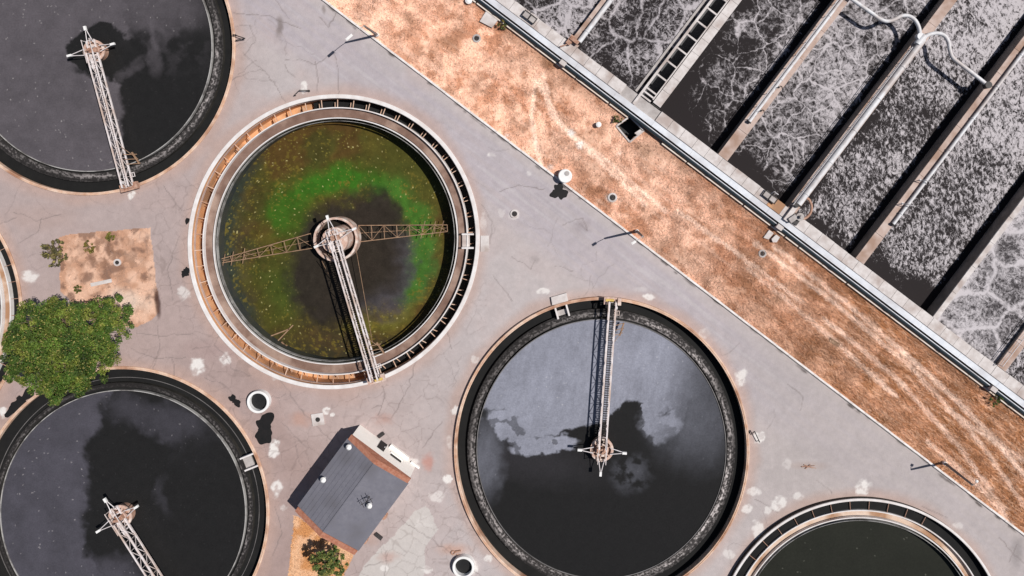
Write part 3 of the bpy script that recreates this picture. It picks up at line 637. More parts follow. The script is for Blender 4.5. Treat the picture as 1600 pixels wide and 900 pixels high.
def wcol_d(px, py, rr):
    w1 = fbm(px, py, 55, 6, 121)-0.5; w2 = fbm(px, py, 55, 6, 122)-0.5; wx = px+w1*14+(fbm(px, py, 11, 5, 151)-0.5)*16; wy = py+w2*14+(fbm(px, py, 11, 5, 152)-0.5)*16; f = fbm(px, py, 6, 3, 123)
    edge = np.interp(wx, [740, 756, 787, 810, 828, 853, 879, 925, 945, 960, 972, 1002, 1007, 1030, 1052, 1075, 1140], [642, 640, 638, 657, 678, 684, 678, 668, 655, 640, 627, 627, 672, 692, 684, 632, 606])
    g = 1-sst(-3, 3, wy-edge)
    g = g*(1-0.75*sst(1020, 1130, wx+(wy-560)*0.35))
    hole = blob(wx, wy, 986, 655, 20, 26, 0, 0.14); g = g*(1-hole); g = g*(1-0.8*blob(wx, wy, 1040, 650, 10, 12, 0.5, 0.8)*sst(0.4, 0.6, fbm(px, py, 10, 4, 129)))
    isl = np.maximum(blob(wx, wy, 800, 668, 48, 24, 0.45, 0.12), blob(wx, wy, 850, 697, 52, 14, -0.12, 0.15))
    slit = sst(0.62, 0.72, 1-np.abs(fbm(px, py, 34, 5, 124)-0.5)*6)
    isl = isl*(1-0.55*slit)
    sw = blob(wx, wy, 1032, 655, 30, 34, 0, 0.3)*(0.35+0.65*sst(0.38, 0.6, fbm(px+(wy-650)*0.6, py, 14, 5, 125)))
    sw2 = blob(wx, wy, 985, 740, 26, 22, -0.4, 0.7)*0.18*sst(0.35, 0.6, fbm(px, py, 12, 4, 126))
    left = blob(wx, wy, 757, 720, 26, 55, 0, 0.6)*0.35
    tail = blob(wx, wy, 1090, 650, 55, 60, 0, 0.9)*0.30
    g2 = np.maximum.reduce([g*0.92, isl*0.95, sw*0.8, sw2, left, tail*(1-hole)])
    streaks = fbm(px+py*0.25, py*0.22, 8, 4, 127)
    g2 *= 0.74+0.30*fbm(px, py, 40, 4, 128)+0.30*(streaks-0.5)+0.18*(fbm(px, py, 3.2, 2, 153)-0.5)
    c = np.tile(BLK, (len(px), 1)); c = mixc(c, (0.275, 0.285, 0.345), np.clip(g2, 0, 1))
    c = mixc(c, (0.060, 0.056, 0.066), blob(wx, wy, 830, 720, 90, 30, 0.2, 0.8)*0.25*(1-np.clip(g2*3, 0, 1)))
    c *= (0.92+0.16*f)[:, None]
    return speck(c, px, py, 0.0035, (0.45, 0.45, 0.48), 29, 0.7, np.clip(g2, 0, 1))
def wcol_b(px, py, rr):
    n = fbm(px, py, 70, 5, 131); wx = px+(n-0.5)*32+(fbm(px, py, 12, 5, 161)-0.5)*22; wy = py+(fbm(px, py, 70, 5, 132)-0.5)*32+(fbm(px, py, 12, 5, 162)-0.5)*22; f = fbm(px, py, 8, 4, 133)
    d = np.hypot(wx-530, wy-385); an = np.degrees(np.arctan2(-(wy-385), wx-530))
    c = np.tile(np.array([0.072, 0.043, 0.013]), (len(px), 1))
    c = mixc(c, (0.085, 0.068, 0.014), sst(0.42, 0.65, fbm(px, py, 34, 5, 134))*0.7)
    c = mixc(c, (0.038, 0.045, 0.012), sst(0.5, 0.7, fbm(px, py, 45, 5, 139))*0.6)
    c = mixc(c, (0.058, 0.062, 0.012), blob(wx, wy, 640, 250, 70, 60, 0.6, 0.6)*0.8)
    c = mixc(c, (0.050, 0.045, 0.012), blob(wx, wy, 470, 480, 70, 90, 0.2, 0.7)*0.6)
    # bright algae ring
    def arc(r, wd, a0, a1, sft=18):
        m = np.exp(-((d-r)/wd)**2)
        rel = (an-a0) % 360; span = (a1-a0) % 360
        return m*sst(0, sft, rel)*(1-sst(span-sft, span, rel))
    c = mixc(c, (0.036, 0.118, 0.011), np.clip(arc(100, 21, 58, 172)*1.2, 0, 1))
    c = mixc(c, (0.036, 0.115, 0.011), np.clip(arc(110, 19, 35, 75)*1.0, 0, 1))
    c = mixc(c, (0.048, 0.118, 0.020), np.clip(arc(130, 17, -40, 60)*1.0, 0, 1))
    c = mixc(c, (0.040, 0.080, 0.010), blob(wx, wy, 460, 340, 40, 40, 0, 0.8)*0.7)
    c = mixc(c, (0.045, 0.072, 0.012), blob(wx, wy, 445, 450, 45, 50, 0.4, 0.8)*0.7)
    c = mixc(c, (0.105, 0.095, 0.014), np.clip(arc(138, 13, -95, -25)*0.9, 0, 1))
    c = mixc(c, (0.090, 0.052, 0.018), np.clip(arc(150, 12, -120, -60)*0.7, 0, 1))
    # dark heart
    heart = np.maximum(blob(wx, wy, 555, 405, 92, 92, 0, 0.17), blob(wx, wy, 525, 440, 72, 80, 0.3, 0.25))
    heart = np.maximum(heart, blob(wx, wy, 590, 345, 50, 45, 0, 0.4))
    c = mixc(c, (0.0255, 0.0205, 0.0165), np.clip(heart, 0, 1)*0.97)
    c = mixc(c, (0.080, 0.076, 0.092), np.clip(np.exp(-((np.hypot(wx-545, wy-395)-98)/20)**2)*sst(-85, -40, an)*(1-sst(-5, 22, an)), 0, 1)*0.5)
    c = mixc(c, (0.046, 0.122, 0.016), np.clip(arc(128, 13, -48, 62)*1.15, 0, 1)*0.85)
    c = mixc(c, (0.026, 0.026, 0.018), sst(500, 555, wy)*0.75*(1-0.5*sst(0.5, 0.7, f)))
    c = mixc(c, (0.022, 0.027, 0.024), np.clip(sst(0.90, 0.97, rr+(f-0.5)*0.06)*sst(430, 380, px)*0.8, 0, 1))
    c = mixc(c, (0.026, 0.04, 0.030), np.clip(sst(410, 370, wx)*0.7*(fbm(px, py, 40, 4, 136)), 0, 1))
    c *= (0.72+0.56*f)[:, None]
    out = 1-np.clip(heart, 0, 1)
    c = mixc(c, (0.15, 0.115, 0.02), sst(0.60, 0.74, fbm(px, py, 5, 4, 163))*out*sst(0.42, 0.6, fbm(px, py, 50, 3, 164))*0.7)
    c = speck(c, px, py, 0.030, (0.20, 0.17, 0.035), 39, 0.7, out)
    return speck(c, px, py, 0.007, (0.52, 0.46, 0.20), 40, 0.8, out)
def wcol_e(px, py, rr):
    c = np.tile(np.array([0.020, 0.021, 0.0165]), (len(px), 1)); c *= (0.85+0.3*fbm(px, py, 40, 4, 141))[:, None]
    return speck(c, px, py, 0.002, (0.12, 0.12, 0.1), 49, 0.9)

full_tank('a', 'round tank half covered in dark grey scum in the top left corner', wcol_a, 15.46, 15.78, 16.85, M['weir'], SCA)
full_tank('c', 'round black tank with pale weir ring partly under the big green tree', wcol_c, 15.30, 15.66, 16.25, M['weir'], SCC, inner_line=16.75)
full_tank('d', 'round tank with blue-grey scum over its upper half and black water below', wcol_d, 15.86, 16.12, 17.15, M['weir_dull'], SCD)

def dry_tank(key, label, colfun, rim_mat, wall_mat, floor_mat, lz, wz, channel, brackets, launder_r, inner_r, rw=6.3):
    t = TK[key]; R = t['R']; k = S
    th = thing('settling_tank', (t['c'].x, t['c'].y, 0), label, 'tank', 'round settling tanks')
    rin = R-rw*k; rled = R-(rw+0.2)*k
    zb_ = max(-0.5, t['zr']-0.16)
    MB().lathe([(R, zb_), (R, t['zr']-0.04), (R-0.04, t['zr']), (rin+0.05, t['zr']), (rin, t['zr']-0.03), (rin, zb_)], t['xy'], 280).build('rim', rim_mat, th)
    rb(t, 'rim_skirt', rin+0.015, R-0.015, -0.5, zb_-0.002, wall_mat, th)  # on the bottom-edge tank a dark tone paints the outer face's shade
    rb(t, 'wall_band', rled, R-0.04, -0.95, -0.504, M['ledge'] if key == 'b' else M['wet_and_shade_wall'], th)
    rb(t, 'outer_wall', rled+0.02, R-0.05, -4.6, -0.954, wall_mat, th)
    lo0, lo1 = launder_r-0.14, launder_r
    rb(t, 'launder_wall', lo0, lo1, -4.6, lz, M['rim_white'], th)
    rb(t, 'launder_floor', inner_r+0.2, lo0-0.003, -4.6, lz-0.55, floor_mat, th)
    rb(t, 'weir_wall', inner_r, inner_r+0.13, -4.6, lz-0.12, M['rim_white'], th)
    rb(t, 'tank_wall', inner_r-0.06, inner_r-0.003, -5.6, lz-0.45, M['slime_wall'], th)
    rb(t, 'baffle', inner_r-0.32, inner_r-0.28, lz-0.75, lz-0.14, M['weir'], th)
    rb(t, 'channel_floor', lo1+0.003, rled+0.01, -4.7, -2.45, M['rust_wall'] if key == 'b' else M['wet_and_shade_wall'], th)
    rb(t, 'floor', 0.1, inner_r, -5.9, -5.62, M['wet_and_shade_wall'], th, 96)
    if channel is not None:
        cw = MB().lathe([(lo1+0.004, channel), (rled-0.004, channel)], t['xy'], 220, closed=False)
        for i, f in enumerate(cw.f): cw.f[i] = f[::-1]
        tag(cw.build('channel_water_and_shade', M['black_water_and_shade']), kind='structure')
    if key == 'b':
        cw = MB().lathe([(lo1+0.004, -1.75), (rled-0.004, -1.75)], t['xy'], 140, math.radians(-74), math.radians(101), closed=False)  # sludge-black sheet laid only along the channel's shaded half, darkens that shade
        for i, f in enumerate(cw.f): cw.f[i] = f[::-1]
        tag(cw.build('channel_water_and_shade', M['black_water_and_shade']), kind='structure')
    polar_water(t, inner_r-0.064, wz, colfun, 'water')
    for a in brackets:
        b = MB()
        def q(r, dt, z):
            xx, yy = t['xy'](r, a+dt/R); return (xx, yy, z)
        gap = rled-lo1
        b.bar(q(lo1, 0, lz-0.12), q(rled-0.03, 0, lz-0.10), 0.085 if key == 'b' else 0.055, 0.10)
        if key == 'b': b.bar(q(lo1, 0.42, lz-0.35), q(lo1+gap*0.62, 0.55, lz-0.75), 0.075, 0.1)
        b.build('bracket', M['rim_tan'] if key == 'b' else M['rusty'], th)
    return th
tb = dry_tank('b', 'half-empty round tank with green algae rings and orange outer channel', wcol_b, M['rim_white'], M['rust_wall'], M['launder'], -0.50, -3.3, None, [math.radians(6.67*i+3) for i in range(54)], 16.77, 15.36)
te = dry_tank('e', 'round tank with pale orange inner ring and plain black water at the bottom edge', wcol_e, M['rim_white'], M['wet_and_shade_wall'], M['launder_pale'], 0.05, -0.9, -0.22, [math.radians(a) for a in range(62, 150, 8)], 16.45, 15.35, 3.6)
tf = dry_tank('f', 'round tank with pale pink launder ring at the left edge behind the tree', wcol_e, M['rim_tan'], M['wet_and_shade_wall'], M['launder_pale'], -0.25, -2.0, -0.8, [math.radians(a) for a in range(-30, 33, 7)], 16.9, 15.6, 4.5)

# outlet boxes that cross the ring channels, with the slab outside each
def outlet(key, ang, r0, r1, hw, zf, m, par_label=None, tank_th=None):
    t = TK[key]
    def q(r, s, z): 
        xx, yy = t['xy'](r, ang); d = Vector((-math.sin(ang), math.cos(ang))); return Vector((xx+d.x*s, yy+d.y*s, z))
    for s in (-hw, hw):
        w_ = MB(); w_.bar(q(r0, s, zf+0.25), q(r1, s, zf+0.25), 0.2, 0.6); w_.build('outlet_wall', M['rim_white'], tank_th)
    f_ = MB(); f_.bar(q(r0, 0, zf-0.1), q(r0+(r1-r0)*0.62, 0, zf-0.1), hw*2-0.22, 0.2); f_.build('outlet_floor', m, tank_th)
def slab(name, pts, z0, z1, m, label, cat, group=None, cut=0.0):
    c = sum((P(*p) for p in pts), Vector())/len(pts)
    o = MB().prism([(P(*p).x, P(*p).y) for p in pts], z0, z1).build(name, m, None, (c.x, c.y, 0)); return tag(o, label, cat, group)
tanks = [o for o in C.objects if o.name.startswith('settling_tank')]
outlet('b', math.radians(-0.5), 16.05, 17.55, 0.86, -0.62, M['concrete'], None, tb)
outlet('d', math.radians(106.5), 16.9, 18.34, 0.72, -0.35, M['grey_conc'], None, [o for o in tanks if 'blue-grey' in o['label']][0])
outlet('c', math.radians(22), 16.2, 18.05, 0.80, -0.45, M['grey_conc'], None, [o for o in tanks if 'pale weir' in o['label']][0])
slab('concrete_slab', [(751, 368), (764, 368), (764, 393), (751, 393)], 0.0, 0.10, M['concrete'], 'small pale slab on the pavement beside the algae tank outlet', 'slab')
slab('concrete_slab', [(861, 464), (885, 457), (888, 471), (863, 476)], 0.0, 0.34, M['concrete'], 'small pale slab at the rim of the blue-grey scum tank', 'slab')

# ------------------------------------------------------------------ bridges over the tanks
def bridge(label, hub, end, z0, wd, ht, hub_r, outl, par=None, bays=14, brick=True, tall=1.0, outriggers=((180, 2.9), (90, 2.9), (-90, 2.9)), col_z=(-3.5, 0.2), col_mat='pink_steel', hub_off=0.0):
    A = P(hub[0], hub[1], z0); Bp = P(end[0], end[1], z0)
    d = (Bp-A); L = d.length; d.normalize(); s = Vector((-d.y, d.x, 0)); zz = Vector((0, 0, 1))
    th = thing('tank_bridge', (Bp.x, Bp.y, z0), label, 'bridge', 'walkway bridges over the round tanks')
    a0 = A+d*0.4; Ld = L-0.4
    dk = MB(); nb = int(Ld/0.28)
    for i in range(nb):
        c = a0+d*(Ld*(i+0.5)/nb); dk.bar(c-s*(wd/2-0.04), c+s*(wd/2-0.04), 0.10, 0.05)
    for q in (-0.2, 0.2): dk.bar(a0-zz*0.08+s*q, Bp-zz*0.08+s*q, 0.06, 0.05)
    dk.build('deck', M['deck'], th)
    for sg in (-1, 1):
        tr = MB(); o = s*sg*wd/2
        tr.bar(a0+o-zz*0.1, Bp+o-zz*0.1, 0.15, 0.2); tr.bar(a0+o+zz*ht, Bp+o+zz*ht, 0.17, 0.10); pass
        for i in range(bays+1):
            c = a0+d*(Ld*i/bays)+o; tr.bar(c, c+zz*ht, 0.05, 0.05)
            if i < bays:
                e = a0+d*(Ld*(i+1)/bays)+o
                if i % 2: tr.bar(c+zz*ht, e, 0.055, 0.055)
                else: tr.bar(c, e+zz*ht, 0.055, 0.055)
        tr.build('side_truss', M['truss'], th)
    # end carriage riding on the rim
    ec = MB(); ec.bar(Bp-s*1.0-zz*0.25, Bp+s*1.0-zz*0.25, 0.55, 0.3); ec.bar(Bp+d*0.35-s*0.9+zz*0.1, Bp+d*0.35+s*0.9+zz*0.1, 0.22, 0.22)
    for sg in (-1, 1): ec.bar(Bp+s*sg*0.85-d*0.45+zz*0.1, Bp+s*sg*0.85+d*0.45+zz*0.1, 0.42, 0.5)
    ec.build('end_carriage', M['pink_steel'] if brick else M['rusty'], th)
    for sg in (-1, 1):
        wv = MB(); c = Bp+s*sg*0.85-zz*0.42; wv.tube([c-s*0.09, c+s*0.09], 0.22, 16); wv.build('wheel', M['rusty'], th)
    mt = MB(); c = Bp+d*0.1+s*0.25+zz*0.2; mt.tube([c-s*0.4, c+s*0.25], 0.17, 14); mt.box(c+s*0.42, 0.16, 0.2, 0.2, math.atan2(d.y, d.x)); mt.build('motor', M['yellow'] if brick else M['rusty'], th)
    cb = MB(); cb.box(Bp-d*0.7-s*0.5+zz*0.5, 0.16, 0.12, 0.3, math.atan2(d.y, d.x)); cb.build('control_box', M['white_metal'], th)
    # head over the pivot
    hp = MB(); n = 40
    hp.lathe(ringp(hub_r-0.32, hub_r, z0-0.22, z0-0.05), lambda r, t_: (A.x+r*math.cos(t_), A.y+r*math.sin(t_)), n)
    hp.lathe(ringp(hub_r*0.42, hub_r*0.55, z0-0.1, z0+0.12), lambda r, t_: (A.x+r*math.cos(t_), A.y+r*math.sin(t_)), n)
    for q in range(6):
        t_ = q*PI/3+0.3; e = Vector((math.cos(t_), math.sin(t_), 0)); hp.bar(A+e*hub_r*0.45-zz*0.1, A+e*(hub_r-0.1)-zz*0.1, 0.14, 0.12)
    hp.build('hub_platform', M['pink_steel'], th)
    hb = MB()
    for sg in (-1, 1):
        hb.bar(A-d*hub_r*0.95+s*sg*wd*0.62+zz*0.1, A+d*hub_r*1.7+s*sg*wd*0.62+zz*0.1, 0.16, 0.22)
        for q in (-0.9, -0.1, 0.8): hb.bar(A+d*hub_r*q+s*sg*wd*0.62, A+d*hub_r*q+s*sg*wd*0.62+zz*1.1, 0.06, 0.06)
        hb.bar(A-d*hub_r*0.95+s*sg*wd*0.62+zz*1.1, A+d*hub_r*1.2+s*sg*wd*0.62+zz*1.1, 0.07, 0.07)
    for q in (-0.95, -0.35, 0.45, 1.1): hb.bar(A+d*hub_r*q-s*wd*0.62+zz*0.08, A+d*hub_r*q+s*wd*0.62+zz*0.08, 0.12, 0.14)
    hb.build('hub_frame', M['truss'], th)
    gd = MB(); gd.cyl(A-s*0.1, 0.34, z0+0.05, z0+0.55, 20); gd.box(A+s*0.45+d*0.1+zz*0.35, 0.3, 0.22, 0.22, math.atan2(d.y, d.x)); gd.cyl(A-s*0.1, 0.16, z0+0.55, z0+0.95, 14)
    gd.build('gearbox', M['rusty'], th)
    base = math.atan2(d.y, d.x)
    for a, ln in outriggers:
        t_ = base+math.radians(a); e = Vector((math.cos(t_), math.sin(t_), 0)); g = Vector((-e.y, e.x, 0))
        r0 = hub_r*0.7; orr = MB()
        for sg in (-1, 1): orr.tube([A+e*r0+g*sg*0.38+zz*0.25, A+e*(ln-0.3)+g*sg*0.05+zz*0.45], 0.055, 6)
        ob = orr.build('outrigger', M['white_metal'], th)
        eb = MB(); eb.bar(A+e*(ln-0.42)+zz*0.48, A+e*(ln+0.12)+zz*0.48, 0.28, 0.26); eb.build('end_block', M['vat_white'], ob)
    # scum skimmer hung from the outer end
    sk = MB(); c = a0+d*(Ld*0.80)-s*(wd/2) if outl < 0 else a0+d*(Ld*0.80)+s*(wd/2); og = s*(1 if outl > 0 else -1)
    for q in (-0.6, 0.0, 0.6): sk.bar(c+d*q+zz*0.3, c+d*(q+0.25)+og*1.2-zz*0.5, 0.07, 0.07)
    sk.bar(c-d*0.7+og*0.8-zz*0.25, c+d*0.9+og*1.25-zz*0.45, 0.16, 0.22); sk.bar(c-d*1.6+zz*0.3, c+d*0.3+og*1.3-zz*0.3, 0.05, 0.05)
    sk.build('scum_skimmer', M['tan_steel'], th)
    lb = MB(); c2 = a0+d*(Ld*0.905)+og*(wd/2)
    for q in (0, 0.5): lb.bar(c2+d*q, c2+d*q+og*0.55, 0.07, 0.07)
    lb.bar(c2+og*0.55-d*0.05, c2+d*0.55+og*0.55, 0.07, 0.07); lb.bar(c2+og*0.28-d*0.02, c2+d*0.5+og*0.28, 0.05, 0.05); lb.build('side_ladder', M['truss'], th)
    return th, A, d, s
def column(label, c, r, z0, z1, m):
    o = MB().cyl((c.x, c.y), r, z0, z1, 40); o.cyl((c.x, c.y), r*0.55, z1, z1+0.25, 28); ob = o.build('pivot_column', m, None, (c.x, c.y, z0)); return tag(ob, label, 'column', 'pivot columns of the round tanks')
b1, A1, d1, s1 = bridge('lattice walkway bridge over the dark grey scum tank in the top left corner', (146, 79), (203, 292), 1.0, 0.80, 0.92, 1.35, 1, brick=False)
column('brown pivot column in the dark grey scum tank', A1, 1.15, -3.5, 0.55, M['rusty'])
b3, A3, d3, s3 = bridge('lattice walkway bridge over the black tank, running off the bottom edge', (187, 808), (309, 1000), 1.0, 0.85, 0.95, 1.45, 1)
column('brown pivot column in the black tank below the tree', A3, 1.25, -3.5, 0.55, M['rusty'])
b4, A4, d4, s4 = bridge('walkway bridge reaching down from the top rim over blue-grey scum', (940.5, 703), (957, 470), 1.15, 0.80, 1.0, 1.45, -1)
column('brown pivot column in the blue-grey scum tank', A4, 1.25, -3.5, 0.7, M['rusty'])
b2, A2, d2, s2 = bridge('lattice walkway bridge over the green algae tank', (523, 371), (588, 592), 1.5, 0.85, 1.0, 1.0, 1, outriggers=((180, 2.75), (97, 2.9), (-80, 2.5)))
c2 = P(527, 374, -0.2); column('broad pink pivot column in the green algae tank', c2, 1.62, -5.6, 0.9, M['pink_steel'])

# rotating scraper of the algae tank: feed ring and two lattice arms
rc = P(524.5, 374, -1.0); sc = thing('sludge_scraper', (rc.x, rc.y, -1.0), 'tan sludge scraper with feed ring and two long lattice arms in the algae tank', 'scraper')
MB().lathe(ringp(2.52, 2.80, -2.6, -0.9), lambda r, t_: (rc.x+r*math.cos(t_), rc.y+r*math.sin(t_)), 64).build('feed_ring', M['pink_steel'], sc)
def arm(p0, p1, w0, w1, z, bays):
    a = P(*p0, z); b = P(*p1, z); d = (b-a); L = d.length; d.normalize(); s = Vector((-d.y, d.x, 0)); m = MB()
    pt = lambda f, sg: a+d*L*f+s*sg*(w0+(w1-w0)*f)/2
    for sg in (-1, 1): m.bar(pt(0, sg), pt(1, sg), 0.10, 0.10)
    m.bar(a-Vector((0, 0, 0.7)), b-Vector((0, 0, 0.4)), 0.06, 0.06)
    for i in range(bays+1):
        f = i/bays; m.bar(pt(f, -1), pt(f, 1), 0.07, 0.07); m.bar(pt(f, 1), a+d*L*f-Vector((0, 0, 0.6)), 0.035, 0.035)
        if i < bays:
            g = (i+1)/bays; m.bar(pt(f, -1 if i % 2 else 1), pt(g, 1 if i % 2 else -1), 0.05, 0.05)
    for f in (0.72, 0.84, 0.93): m.bar(pt(f, -1)-s*0.5-d*0.3, pt(f, 1)+s*0.5+d*0.4, 0.07, 0.07)
    return m.build('scraper_arm', M['tan_steel'], sc)
arm((561, 365), (699, 356.5), 2.1, 0.85, -1.9, 7)
arm((488, 376), (340, 409), 1.9, 0.45, -2.3, 7)
cbm = MB(); cbm.tube([P(556, 388, -1.0), P(582, 535, -1.4)], 0.035, 5); cbm.tube([P(503, 408, -1.0), P(514, 430, -2.4)], 0.04, 5); cbm.build('stay_cable', M['tan_steel'], sc)
# broken ladder and a float lying in the algae water
ld = MB(); za = -3.2
for (a, b) in [((427, 540), (458, 508)), ((410, 530), (452, 514))]: ld.bar(P(*a, za), P(*b, za), 0.14, 0.1)
for (a, b) in [((434, 541), (446, 544)), ((437, 537), (449, 540)), ((440, 534), (451, 546)), ((432, 545), (444, 549))]: ld.bar(P(*a, za+0.15), P(*b, za+0.15), 0.14, 0.12)
ldo = ld.build('wooden_ladder', M['tan_steel'], None, P(440, 530, za)); tag(ldo, 'broken brown timber ladder afloat near the lower wall of the algae tank', 'ladder')
fl = MB(); c = P(469, 554, -3.2); fl.box(c, 0.2, 0.24, 0.15, 0.2); fl.box(c+Vector((0, 0, 0.17)), 0.12, 0.14, 0.03, 0.2); tag(fl.build('float_box', M['plaster'], None, c), 'small cream float box on the dark algae water', 'float')

# ------------------------------------------------------------------ aeration basins
fw = thing('basin_front_wall', PQ(1100, 10, 0), 'long pale concrete front wall of the foam basins with walkway beam', 'wall')
pqbox(MB(), 480, 1728, 2.6, 27.0, -4.5, 1.08).build('wall_body', M['grey_conc'], fw)
# coping slabs with open joints, some rusted
cp = MB(); rc_ = MB(); p = 480.0
while p < 1728:
    L = random.uniform(22, 26); rust = (1140 < p < 1172) or (905 < p < 926)
    ch = 884 < p+L and p < 910
    if not ch:
        (rc_ if rust else cp); pqbox(rc_ if rust else cp, p, p+L-0.45, 10.3+random.uniform(-0.2, 0.2), 27.6+random.uniform(-0.5, 0.3), 1.084, 1.30+random.uniform(-0.012, 0.012))
    p += L
cp.build('coping', M['concrete'], fw); rc_.build('rusty_coping', M['rust_wall'], fw)
bm_ = MB(); p = 480.0
while p < 1728:
    L = 75.0; pqbox(bm_, p, p+L-0.2, 0.0, 9.2, 1.09, 1.345); p += L
bm_.build('walkway_beam', M['beam'], fw)
ks = MB(); p = 480.0
while p < 1728:
    L = random.uniform(24, 70)
    if not (876 < p+L*0.5 < 892 or 925 < p+L*0.5 < 960): pqbox(ks, p, p+L-random.uniform(0.4, 3), -12.7, -10.7, -0.1, 0.40, 0.4)
    p += L
ks.build('edge_strip', M['kerb_dull'], fw)
# dark supply pipe along the wall, its flanges, and the blocks that carry it
pl = thing('supply_pipe', PQ(1100, -5.2, 0.72), 'long dark glossy pipe along the outside of the basin front wall', 'pipe')
MB().tube([PQ(480, -5.4, 0.52, 0.52), PQ(1728, -5.4, 0.52, 0.52)], 0.32, 28).build('pipe_run', M['pipe_dark'], pl)
MB().tube([PQ(480, -3.7, 0.90, 0.9), PQ(1728, -3.7, 0.90, 0.9)], 0.075, 10).build('conduit', M['beam'], pl)
for p in (628, 712, 796, 1046, 1188, 1288, 1396, 1500, 1640):
    f_ = MB(); f_.tube([PQ(p-1.2, -5.4, 0.52, 0.52), PQ(p+1.2, -5.4, 0.52, 0.52)], 0.39, 28); f_.tube([PQ(p-5, -5.4, 0.52, 0.52), PQ(p+5, -5.4, 0.52, 0.52)], 0.345, 28); f_.build('flange', M['pipe_dark'], pl)
for i, p in enumerate((760.5, 1186, 1606)):
    b_ = MB(); pqbox(b_, p-5.2, p+5.2, -8.5, -1.2, 0.0, 1.28); pqbox(b_, p-4, p+4, -9.3, -8.5, 0, 0.6)
    tag(b_.build('pipe_support', M['concrete'], None, PQ(p, -5, 0)), 'square concrete block over the dark pipe, %s' % ('nearest the top edge of the photo', 'beside the two small pads on the grass', 'beside the green shrub on the right')[i], 'block', 'concrete blocks over the dark pipe')

# dividing walls
far_q = 560
def dwall(label, p0, p1, m, z1=ZT, seams=True, zb=-4.5, q0=27.9, body_only=False):
    th = thing('dividing_wall', PQ((p0+p1)/2, 200, 0), label, 'wall', 'dividing walls of the foam basins')
    pqbox(MB(), p0+0.4, p1-0.4, q0, far_q, zb, z1-0.2).build('wall_body', M['basin_wall'], th)
    c = MB(); q = q0
    while q < far_q:
        L = random.uniform(46, 58); pqbox(c, p0+random.uniform(-.25, .25), p1+random.uniform(-.25, .25), q, q+L-0.5, z1-0.198, z1+random.uniform(-.008, .008)); q += L
    c.build('coping', m, th)
    return th
def rail(th, p, q0, q1, z=ZT, h=0.95):
    r_ = MB(); r_.tube([PQ(p, q0, z+h), PQ(p, q1, z+h)], 0.045, 6); r_.tube([PQ(p, q0, z+h*0.5), PQ(p, q1, z+h*0.5)], 0.03, 6)
    q = q0
    while q <= q1: r_.tube([PQ(p, q, z), PQ(p, q, z+h)], 0.04, 6); q += 25
    r_.build('handrail', M['white_metal'], th)
wB = dwall('pinkish dividing wall with a white pipe, nearest the top left of the basins', 749, 764, M['pink_conc'])
wD = dwall('tan dividing wall with a handrail beside the streaked foam', 1040, 1058, M['pink_conc']); rail(wD, 1042, 97, far_q)
wE = dwall('dividing wall under the thick white pipe where two loops meet', 1177, 1192.5, M['pink_conc']); rail(wE, 1177.6, 34, 340)
wF = dwall('narrow pink dividing wall where the second loop pipe ends', 1309.5, 1325, M['pink_conc'])
wG = dwall('pale dividing wall edging the thick white foam', 1461, 1469, M['concrete'])
wH = dwall('pink dividing wall with a handrail at the right edge', 1587, 1603, M['pink_conc']); rail(wH, 1586.6, 30, far_q)
wI = dwall('dividing wall beyond the right edge of the photo', 1712, 1728, M['pink_conc'])
pqbox(MB(), 604, 1728, far_q+0.5, far_q+14, -4.5, 1.29).build('end_wall', M['concrete'], fw)
wA = dwall('dividing wall beyond the top left corner of the basins', 604, 618, M['pink_conc'], q0=27.9)

def air_pipe(label, p, r, q0, q1, z, m='pipe_white'):
    th = thing('air_pipe', PQ(p, q0, z), label, 'pipe', 'white air pipes on the dividing walls')
    MB().tube([PQ(p, q0, z), PQ(p, q1, z)], r, 18).build('pipe_run', M[m], th)
    cl = MB(); q = q0+20
    while q < q1:
        cl = MB(); cl.tube([PQ(p, q-0.6, z), PQ(p, q+0.6, z)], r+0.05, 18); cl.build('pipe_collar', M[m], th); q += 62
    en = MB(); en.tube([PQ(p, q0-1.6, z), PQ(p, q0, z)], r+0.07, 18); en.build('end_cap', M['dark_steel'], th); return th
air_pipe('white pipe on the pinkish wall nearest the top left', 761.2, 0.30, 36, far_q, 1.62)
air_pipe('slim white pipe beside the handrail of the tan wall', 1047.3, 0.21, 97, far_q, 1.58)
air_pipe('thick white pipe running from the front wall to the loop junction', 1185.6, 0.37, 40, 362, 1.69)
air_pipe('slim white pipe beyond the dark gap on the narrow pink wall', 1322.3, 0.21, 105, far_q, 1.56)
# looped pipes between the walls
def smooth_path(pts, z, n=8):
    out = []; v = [Vector((*p, 0)) for p in pts]
    for i in range(len(v)-1):
        p0, p1_, p2, p3 = v[max(i-1, 0)], v[i], v[i+1], v[min(i+2, len(v)-1)]
        for j in range(n):
            t = j/n; q = 0.5*((2*p1_)+(-p0+p2)*t+(2*p0-5*p1_+4*p2-p3)*t*t+(-p0+3*p1_-3*p2+p3)*t**3); out.append(P(q.x, q.y, z))
    out.append(P(v[-1].x, v[-1].y, z)); return out
zl = 1.72
lp1 = thing('loop_pipe', P(1437, 58, zl), 'white looped pipe coming in from the top edge to the thick pipe', 'pipe', 'white looped pipes over the foam')
MB().tube(smooth_path([(1262, -50), (1300, -23), (1330, -2), (1360, 19), (1374, 29), (1385, 33), (1396, 31), (1408, 25), (1420, 25), (1430, 32), (1436, 44), (1437.5, 56)], zl), 0.235, 14).build('pipe_run', M['pipe_white'], lp1)
lp2 = thing('loop_pipe', P(1441, 64, zl), 'white looped pipe from the thick pipe across to the narrow pink wall', 'pipe', 'white looped pipes over the foam')
MB().tube(smooth_path([(1441, 64), (1446, 57), (1455, 53), (1466, 52), (1476, 56), (1482, 66), (1484, 78), (1488, 89), (1498, 98), (1515, 111), (1543, 133)], zl), 0.235, 14).build('pipe_run', M['pipe_white'], lp2)
